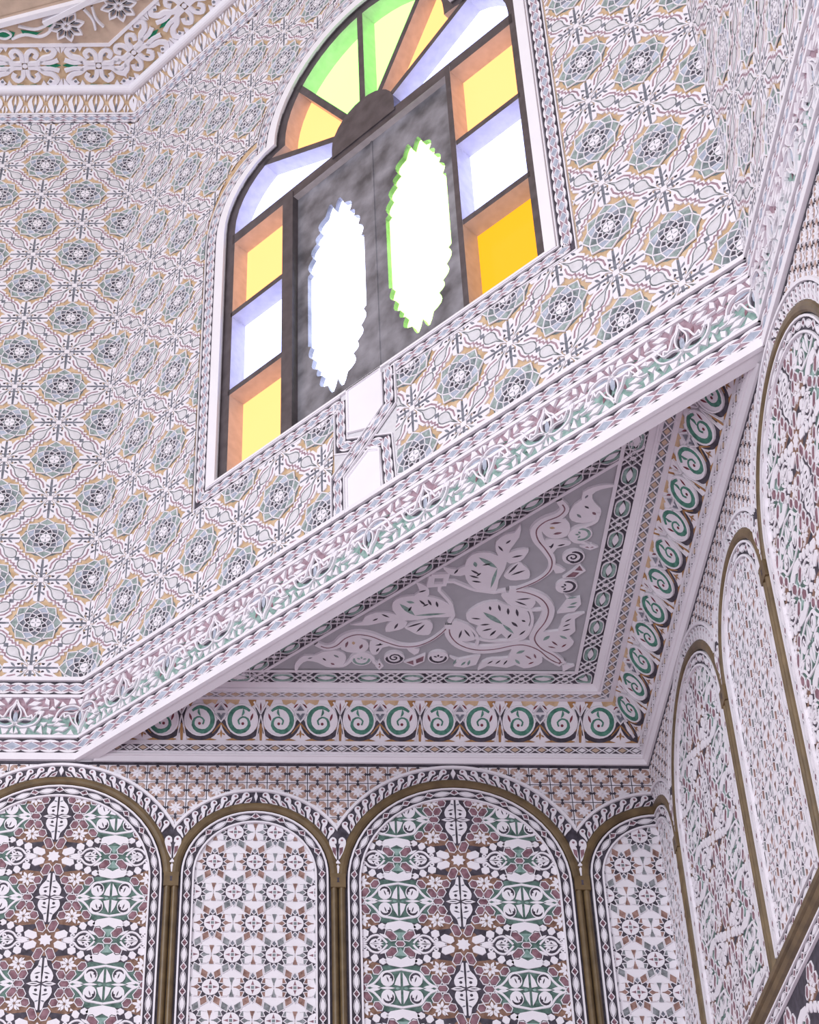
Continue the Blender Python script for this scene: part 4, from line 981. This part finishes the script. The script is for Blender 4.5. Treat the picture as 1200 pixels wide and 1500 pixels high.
def make_arch(kind, uc, label):
    h, R, zc = ARCH[kind]
    sides = ['front', 'right'] if uc == 0 else [side_of(uc)]
    base = FRS[sides[0]].M @ Matrix.Translation((uc, RAILZ, 0))
    root = link('blind_arch', None, None, base); tag(root, label, 'arch', 'blind arches of the wall arcade')
    for sd in sides:
        fr = FRS[sd]; hf = HALF[sd]; own = [(1, 0, uc+h), (-1, 0, -(uc-h))]
        # carved panel
        ground = Pat().poly(arch_poly(kind, uc, -0.066, RAILZ+0.055), 0.0006, 'white' if kind == 'narrow' else 'charcoal')
        panel_ = build('carved_panel', clip(ground, hf), fr, root)
        keep = planes_of(arch_poly(kind, uc, -0.069, RAILZ+0.062))+hf
        (star_field(fr, uc, keep, panel_, 0, 0) if kind == 'narrow' else wide_field(fr, uc, keep, panel_))
        # bead chain round the panel
        chain_path('bead_border', fr, arch_path(kind, uc, -0.045, RAILZ+0.034), 0.094, 0.038, root, hf, unit=m_bead, edge=0.011, gh=0.003)
        chain_path('bead_border', fr, [(uc-R+0.045, RAILZ+0.034), (uc+R-0.045, RAILZ+0.034)], 0.094, 0.038, root, hf, unit=m_bead, edge=0.011, gh=0.003)
        # gilt moulding from capital to capital
        g = Pat().rib(arch_path(kind, uc, 0.0, -0.500, 36), 0.0330, 0.0, 0.016, 'gilt', prof=[(-1, 0), (-0.95, 0.55), (-0.6, 0.9), (0, 1), (0.6, 0.9), (0.95, 0.55), (1, 0)])
        build('gilt_moulding', clip(g, hf), fr, root)
        # outer scroll ring
        e0, e1 = 0.0165, 0.0640
        a_end = math.acos(min(1, h/(R+e1+0.014)))
        ring = Pat()
        n = 40
        def rp(e, a): return (uc+(R+e)*cos(a), zc+(R+e)*sin(a))
        for i in range(n):
            a0 = PI*i/n; a1 = PI*(i+1)/n
            ring.poly([rp(e0-0.004, a0), rp(e1, a0), rp(e1, a1), rp(e0-0.004, a1)], 0.0055, 'charcoal')
        ring.rib([rp(e1+0.006, PI*i/n) for i in range(n+1)], 0.0140, 0.002, 0.014, 'white')
        kr = hf+own
        rg = build('scroll_ring', clip(ring, kr), fr, root)
        da = 0.0405/(R+0.04); m = int((PI/2-a_end*0.86)/da)
        for i in range(m):
            for s in (1, -1):
                a = PI/2-s*(i+0.85)*da; q = rp(e0, a)
                put(COM_L if s > 0 else COM_R, Frame(fr.O+fr.N*0.0045, fr.U, fr.V), q[0], q[1], rg, a-PI/2, kr)
        q = Pat().prism([rp(e0+0.002, PI/2), rp(e0+0.024, PI/2-0.02), rp(e1-0.003, PI/2), rp(e0+0.024, PI/2+0.02)], 0.004, 0.0150, 'white')
        build('apex_lozenge', clip(q, kr), fr, rg)
    return root
LABELS = {0: 'narrow star-patterned blind arch folded into the corner of the two walls',
 1: 'wide hexagon-tracery blind arch between the folded corner arch and a narrow star arch',
 2: 'narrow star-patterned blind arch on the front wall with twin gilt colonnettes at both sides',
 3: 'wide hexagon-tracery blind arch under the tip where the soffit meets the front wall',
 4: 'narrow star-patterned blind arch at the outer end of the front wall',
 5: 'wide steeply foreshortened hexagon-tracery blind arch next to the folded corner arch',
 6: 'narrow star-patterned blind arch on the side wall between two wide hexagon arches',
 7: 'wide hexagon-tracery blind arch on the side wall under the far soffit tip',
 8: 'narrow star-patterned blind arch at the outer end of the side wall'}
for i, (k, c) in enumerate(LAY): make_arch(k, c, LABELS[i])

# --- twin colonnettes, capital with keyhole, heart scroll above
def m_heart():
    p = Pat()
    p.prism([(0, 0.0), (0.030, 0.045), (0.036, 0.090), (0.026, 0.120), (0.010, 0.140), (0, 0.150), (-0.010, 0.140), (-0.026, 0.120), (-0.036, 0.090), (-0.030, 0.045)], 0.0, 0.009, 'charcoal')
    for s in (1, -1):
        p.prism([(s*x, y) for x, y in smooth([(0.003, 0.012), (0.016, 0.034), (0.028, 0.066), (0.030, 0.092), (0.018, 0.106), (0.005, 0.098), (0.004, 0.080), (0.012, 0.078), (0.006, 0.068)], 2, True)], 0.008, 0.014, 'white')
        p.poly(circ(s*0.016, 0.092, 0.005, 7), 0.0145, 'plum')
        p.poly([(s*0.006, 0.060), (s*0.020, 0.064), (s*0.018, 0.044), (s*0.006, 0.024)], 0.0145, 'plum')
    p.prism([(0, 0.012), (0.010, -0.004), (-0.010, -0.004)], 0.004, 0.014, 'white')
    p.prism([(0, -0.008), (0.0055, -0.016), (0.002, -0.048), (-0.002, -0.048), (-0.0055, -0.016)], 0.002, 0.013, 'white')
    return p
def tubeP(cx, r, z0, z1, n=8):
    return Pat().rib([(cx, z0), (cx, z1)], 2*r, 0, r*1.5, 'gilt', prof=[(-cos(PI*i/n), sin(PI*i/n)) for i in range(n+1)])
ME_SHAFT = mesh_of('shaft', tubeP(0, 0.0128, RAILZ+0.010, -0.545)); cap = Pat().prism([(-0.027, -0.547), (0.027, -0.547), (0.027, -0.491), (-0.027, -0.491)], 0.0, 0.0205, 'gilt')
ME_CAP = mesh_of('capital', cap)
ME_KEY = mesh_of('keyhole', Pat().poly([(-0.005, -0.528), (0.005, -0.528), (0.0025, -0.519), (0.005, -0.509), (-0.005, -0.509), (-0.0025, -0.519)], 0.0209, 'charcoal'))
ME_HEART = mesh_of('heart_scroll', m_heart())
PILL = []
for s in (-1, 1):
    for k, off in enumerate((WS/2, WS/2+WB, WS*1.5+WB, 1.5*WS+2*WB)): PILL.append((s*off, s, k))
CL = {(-1, 0): 'twin gilt colonnettes with a square capital, first from the room corner on the front wall',
      (-1, 1): 'twin gilt colonnettes with a square capital, second from the room corner on the front wall',
      (-1, 2): 'twin gilt colonnettes with a square capital, third from the room corner on the front wall',
      (-1, 3): 'twin gilt colonnettes with a square capital, fourth from the room corner on the front wall',
      (1, 0): 'twin gilt colonnettes seen edge-on, first from the room corner on the side wall',
      (1, 1): 'twin gilt colonnettes seen edge-on, second from the room corner on the side wall',
      (1, 2): 'twin gilt colonnettes seen edge-on, third from the room corner on the side wall',
      (1, 3): 'twin gilt colonnettes seen edge-on, fourth from the room corner on the side wall'}
for (pu, s, k) in PILL:
    fr = FRONT if s < 0 else RIGHT
    Mb = fr.M @ Matrix.Translation((pu, 0, 0))
    root = link('twin_colonnette', None, None, fr.M @ Matrix.Translation((pu, RAILZ, 0)))
    tag(root, CL[(s, k)], 'column', 'twin gilt colonnettes between the arches')
    for dx in (-0.0133, 0.0133): link('shaft', ME_SHAFT, root, Mb @ Matrix.Translation((dx, 0, 0)))
    c = link('capital', ME_CAP, root, Mb); link('keyhole', ME_KEY, c, Mb)
    link('heart_scroll', ME_HEART, root, Mb @ Matrix.Translation((0, -0.443, 0)))

# --- gilt rail under the arcade, and the start of the carved field below it
for sd, (a, b), idx in (('front', (XL, 0), 5), ('right', (0, YR), 6)):
    fr = FRS[sd]; root = link('trim_%d' % idx, None, None, fr.M); tag(root, kind='structure')
    P = Pat().rib([(a, RAILZ-0.012), (b, RAILZ-0.012)], 0.050, 0.0, 0.024, 'gilt', prof=[(-1, 0), (-0.9, 0.5), (-0.35, 0.75), (-0.1, 0.55), (0.1, 0.9), (0.6, 1), (0.95, 0.6), (1, 0)])
    build('gilt_rail', P, fr, root)
    chain_path('bead_border', fr, [(a, -1.530), (b, -1.530)], 0.094, 0.038, root, HALF[sd], unit=m_bead, edge=0.011)
    kp = HALF[sd]+[(0, 1, -1.557), (0, -1, 2.2)]
    for i in range(0, 8):
        uu = (0.22+i*0.44)*(-1 if sd == 'front' else 1)
        for j in range(2):
            z = -1.72-j*2*BV
            put(BST, fr, uu, z, root, 0, kp); put(VLO, fr, uu, z-BV, root, 0, kp); put(CA4, fr, uu+BU, z-BV, root, 0, kp); put(KNO, fr, uu+BU, z, root, 0, kp)
            for f in FLOS: put(f, fr, uu, z, root, 0, kp)
# ------------------------------------------------------------------ cornice of the drum and flat octagonal ceiling
T2 = math.tan(PI/8)
CPROF = [(0.0, 3.885), (0.012, 3.943), (0.041, 4.083), (0.052, 4.070), (0.080, 4.100), (0.318, 4.130), (0.332, 4.128)]
# eight sides of the octagon: start corner and direction, inward normal
SD = [((-A_-SIDE, 0), (1, 0)), ((-A_, 0), (1/SQ, -1/SQ)), ((0, -A_), (0, -1))]
def cstrip(side, i):
    (d0, h0), (d1, h1) = CPROF[i], CPROF[i+1]; (ox, oy), (dx, dy) = SD[side]
    nx, ny = dy, -dx                       # inward
    l = sqrt((d1-d0)**2+(h1-h0)**2); dd, dh = (d1-d0)/l, (h1-h0)/l
    fr = Frame((ox+nx*d0, oy+ny*d0, h0), (dx, dy, 0), (nx*dd, ny*dd, dh))
    k = [(-1, dd*T2, -d0*T2), (1, dd*T2, SIDE-d0*T2)]
    if side == 0: k[0] = (-1, 0, -(SIDE+A_+XL))
    if side == 2: k[1] = (1, 0, 1.2)
    return fr, l, k
corn = link('trim_7', None, None, Matrix.Identity(4)); tag(corn, kind='structure')
def m_budleaf(l):                           # upright leaf of the upper cove
    p = Pat(); h = 0.010; s = l/0.143
    for sx in (1, -1):
        p.prism([(sx*x, y*s) for x, y in smooth([(0.004, 0.010), (0.026, 0.030), (0.040, 0.070), (0.030, 0.100), (0.012, 0.128), (0.020, 0.090), (0.010, 0.050)], 2, True)], 0, h, 'white')
        p.prism([(sx*0.046, 0.005*s), (sx*0.050, 0.060*s), (sx*0.036, 0.034*s)], 0, h, 'white')
        p.prism([(sx*0.050, 0.136*s), (sx*0.030, 0.136*s), (sx*0.048, 0.090*s)], 0, h, 'white')
    p.prism(lens(0, 0.02*s, 0, 0.135*s, 0.010), 0, h, 'white'); p.poly(lens(0, 0.010*s, 0, 0.070*s, 0.012), h+0.001, 'slate')
    return p
def m_arab():                               # arabesque of the ceiling border, 0.36 long, 0.24 wide
    p = Pat(); h = 0.014
    for sx in (1, -1):
        for sy in (1, -1):
            S = lambda q: [(sx*x, sy*y) for x, y in q]
            p.rib(S(smooth([(0.010, 0.018), (0.014, 0.060), (0.040, 0.085), (0.062, 0.065), (0.050, 0.040)], 3)), 0.026, 0, h, 'white')
            p.rib(S(smooth([(0.014, 0.010), (0.060, 0.012), (0.095, 0.040), (0.130, 0.050), (0.150, 0.080), (0.130, 0.100), (0.105, 0.085)], 3)), 0.032, 0, h, 'white')
            p.rib(S(smooth([(0.075, 0.020), (0.120, 0.015), (0.165, 0.030)], 3)), 0.026, 0, h, 'white')
            p.prism(S([(0.072, 0.105), (0.100, 0.112), (0.085, 0.080)]), 0, h, 'white'); p.prism(S([(0.150, 0.110), (0.178, 0.112), (0.176, 0.070)]), 0, h, 'white')
            p.poly(circ(sx*0.118, sy*0.086, 0.008, 8), h+0.001, 'slate'); p.poly(lens(sx*0.026, sy*0.050, sx*0.040, sy*0.070, 0.009), h+0.001, 'slate')
        p.prism(lens(sx*0.100, 0, sx*0.175, 0, 0.022), 0, 0.006, 'emerald')
        p.prism([(sx*0.010, 0.118*1), (sx*0.060, 0.118), (sx*0.045, 0.106), (sx*0.015, 0.108)], 0, 0.006, 'emerald'); p.prism([(sx*0.010, -0.118), (sx*0.060, -0.118), (sx*0.045, -0.106), (sx*0.015, -0.108)], 0, 0.006, 'emerald')
    p.prism(circ(0, 0, 0.013, 10), 0, h, 'white')
    return p
ARB = Motif('arabesque', Pat().add(flat(m_arab(), 0.7), sx=1.06, sy=1.0))
for side in range(3):
    for i in range(len(CPROF)-1):
        fr, l, k = cstrip(side, i)
        g = {0: 'charcoal', 1: 'ochre', 4: 'ochre'}.get(i, 'plain_white')
        nm = ['lattice_band', 'leaf_cove', 'roll_moulding', 'roll_moulding', 'arabesque_border', 'fillet'][i]
        P = clip(Pat().poly(rect(-1, SIDE+2, 0, l), 0.0, g), k)
        if i == 1: P.add(clip(Pat().prism(rect(-1, SIDE+2, l-0.012, l), 0, 0.008, 'white').prism(rect(-1, SIDE+2, 0, 0.010), 0, 0.008, 'white'), k))
        if i == 3: P.add(clip(Pat().rib([(-1, l/2), (SIDE+2, l/2)], l*1.25, 0, 0.030, 'plain_white', prof=[(-cos(PI*t/8), sin(PI*t/8)) for t in range(9)]), k))
        if i == 4: P.add(clip(Pat().prism(rect(-1, SIDE+2, l-0.016, l), 0, 0.014, 'white'), k))
        ob = build(nm, P, fr, corn)
        if i == 0: 
            um = Motif('chain_link', m_lattice(0.058, l))
            for q in range(0, 54): put(um, fr, (q+0.5)*SIDE/53 if False else q*0.0574, l/2, ob, 0, k)
        if i == 1:
            bl = Motif('cove_leaf', m_budleaf(l))
            for q in range(0, 32): put(bl, fr, q*SIDE/29, 0.0, ob, 0, k)
        if i == 4:
            for q in range(-1, 10): put(ARB, fr, q*SIDE/8.0+0.19, l/2-0.004, ob, 0, k)
# flat ceiling inside the border with star ribs, petal flower and scrolls
ceil = tag(box('ceiling', -A_*2-SIDE, 0.16, -A_*2-SIDE, 0.16, 4.1315, 4.26, 'sand'), kind='structure')
CE = Frame((-A_, 0, 4.1310), (1, 0, 0), (0, -1, 0))
oct_in = 0.325
P = Pat()
c0 = (-oct_in*T2, oct_in)
bis = (-sin(PI/8), cos(PI/8))               # inward bisector of the front / diagonal corner, in (u, v) with v into the room
P.poly([(-2.2, oct_in-0.01), (c0[0]+0.02, oct_in-0.01), (1.6, 1.98), (0.95, 1.95), (-0.02, 0.66), (-0.5, 0.52), (-0.95, 0.39)], 0.004, 'sand')
build('star_point', P, CE, ceil)
def refl(p):                                # mirror about the corner bisector
    x, y = p[0]-c0[0], p[1]-c0[1]; d = x*bis[0]+y*bis[1]; return (c0[0]+2*d*bis[0]-x, c0[1]+2*d*bis[1]-y)
R1 = [(-0.95, 0.385), (-0.67, 0.440), (-0.205, 0.568), (0.0, 0.63)]
for pts, hh in ((R1, 0.030), ([refl(p) for p in R1], 0.034)): build('star_rib', Pat().rib(pts, 0.040, 0, hh, 'white'), CE, ceil)
fx, fy = -0.335, 0.425
P = Pat()
for k in range(8):
    t = 2*PI*k/8+0.2; c, s = cos(t), sin(t)
    q = lens(c*0.014, s*0.014, c*0.088, s*0.088, 0.040, 5)
    P.rib(ccw(q), 0.010, 0.002, 0.020, 'white', True); P.poly(lens(c*0.030, s*0.030, c*0.072, s*0.072, 0.014), 0.008, 'slate')
flower = build('petal_flower', Pat().add(P, fx, fy), CE, ceil); build('petal_flower', Pat().add(P, *refl((fx, fy))), CE, ceil)
for flip in (False, True):
    f = refl if flip else (lambda p: p)
    for pts, wd in (([(-0.72, 0.372), (-0.66, 0.40), (-0.62, 0.375), (-0.65, 0.352), (-0.69, 0.36)], 0.010), ([(-0.62, 0.350), (-0.55, 0.375), (-0.48, 0.362), (-0.43, 0.385), (-0.40, 0.43), (-0.36, 0.50), (-0.30, 0.525)], 0.014), ([(-0.58, 0.425), (-0.50, 0.405), (-0.44, 0.425)], 0.012), ([(-0.24, 0.52), (-0.20, 0.46), (-0.19, 0.40)], 0.014)):
        q = Pat().rib([f(p) for p in smooth(pts, 4)], wd, 0.003, 0.0185, 'white'); build('scroll', q, CE, ceil)
    for pts in ([(-0.74, 0.345), (-0.74, 0.395), (-0.66, 0.405), (-0.60, 0.385), (-0.62, 0.345)], [(-0.57, 0.400), (-0.48, 0.385), (-0.45, 0.400), (-0.50, 0.365), (-0.56, 0.370)], [(-0.44, 0.415), (-0.41, 0.46), (-0.40, 0.42)], [(-0.41, 0.470), (-0.30, 0.528), (-0.33, 0.490)]):
        build('green_inlay', Pat().poly([f(p) for p in pts], 0.0075, 'emerald'), CE, ceil)
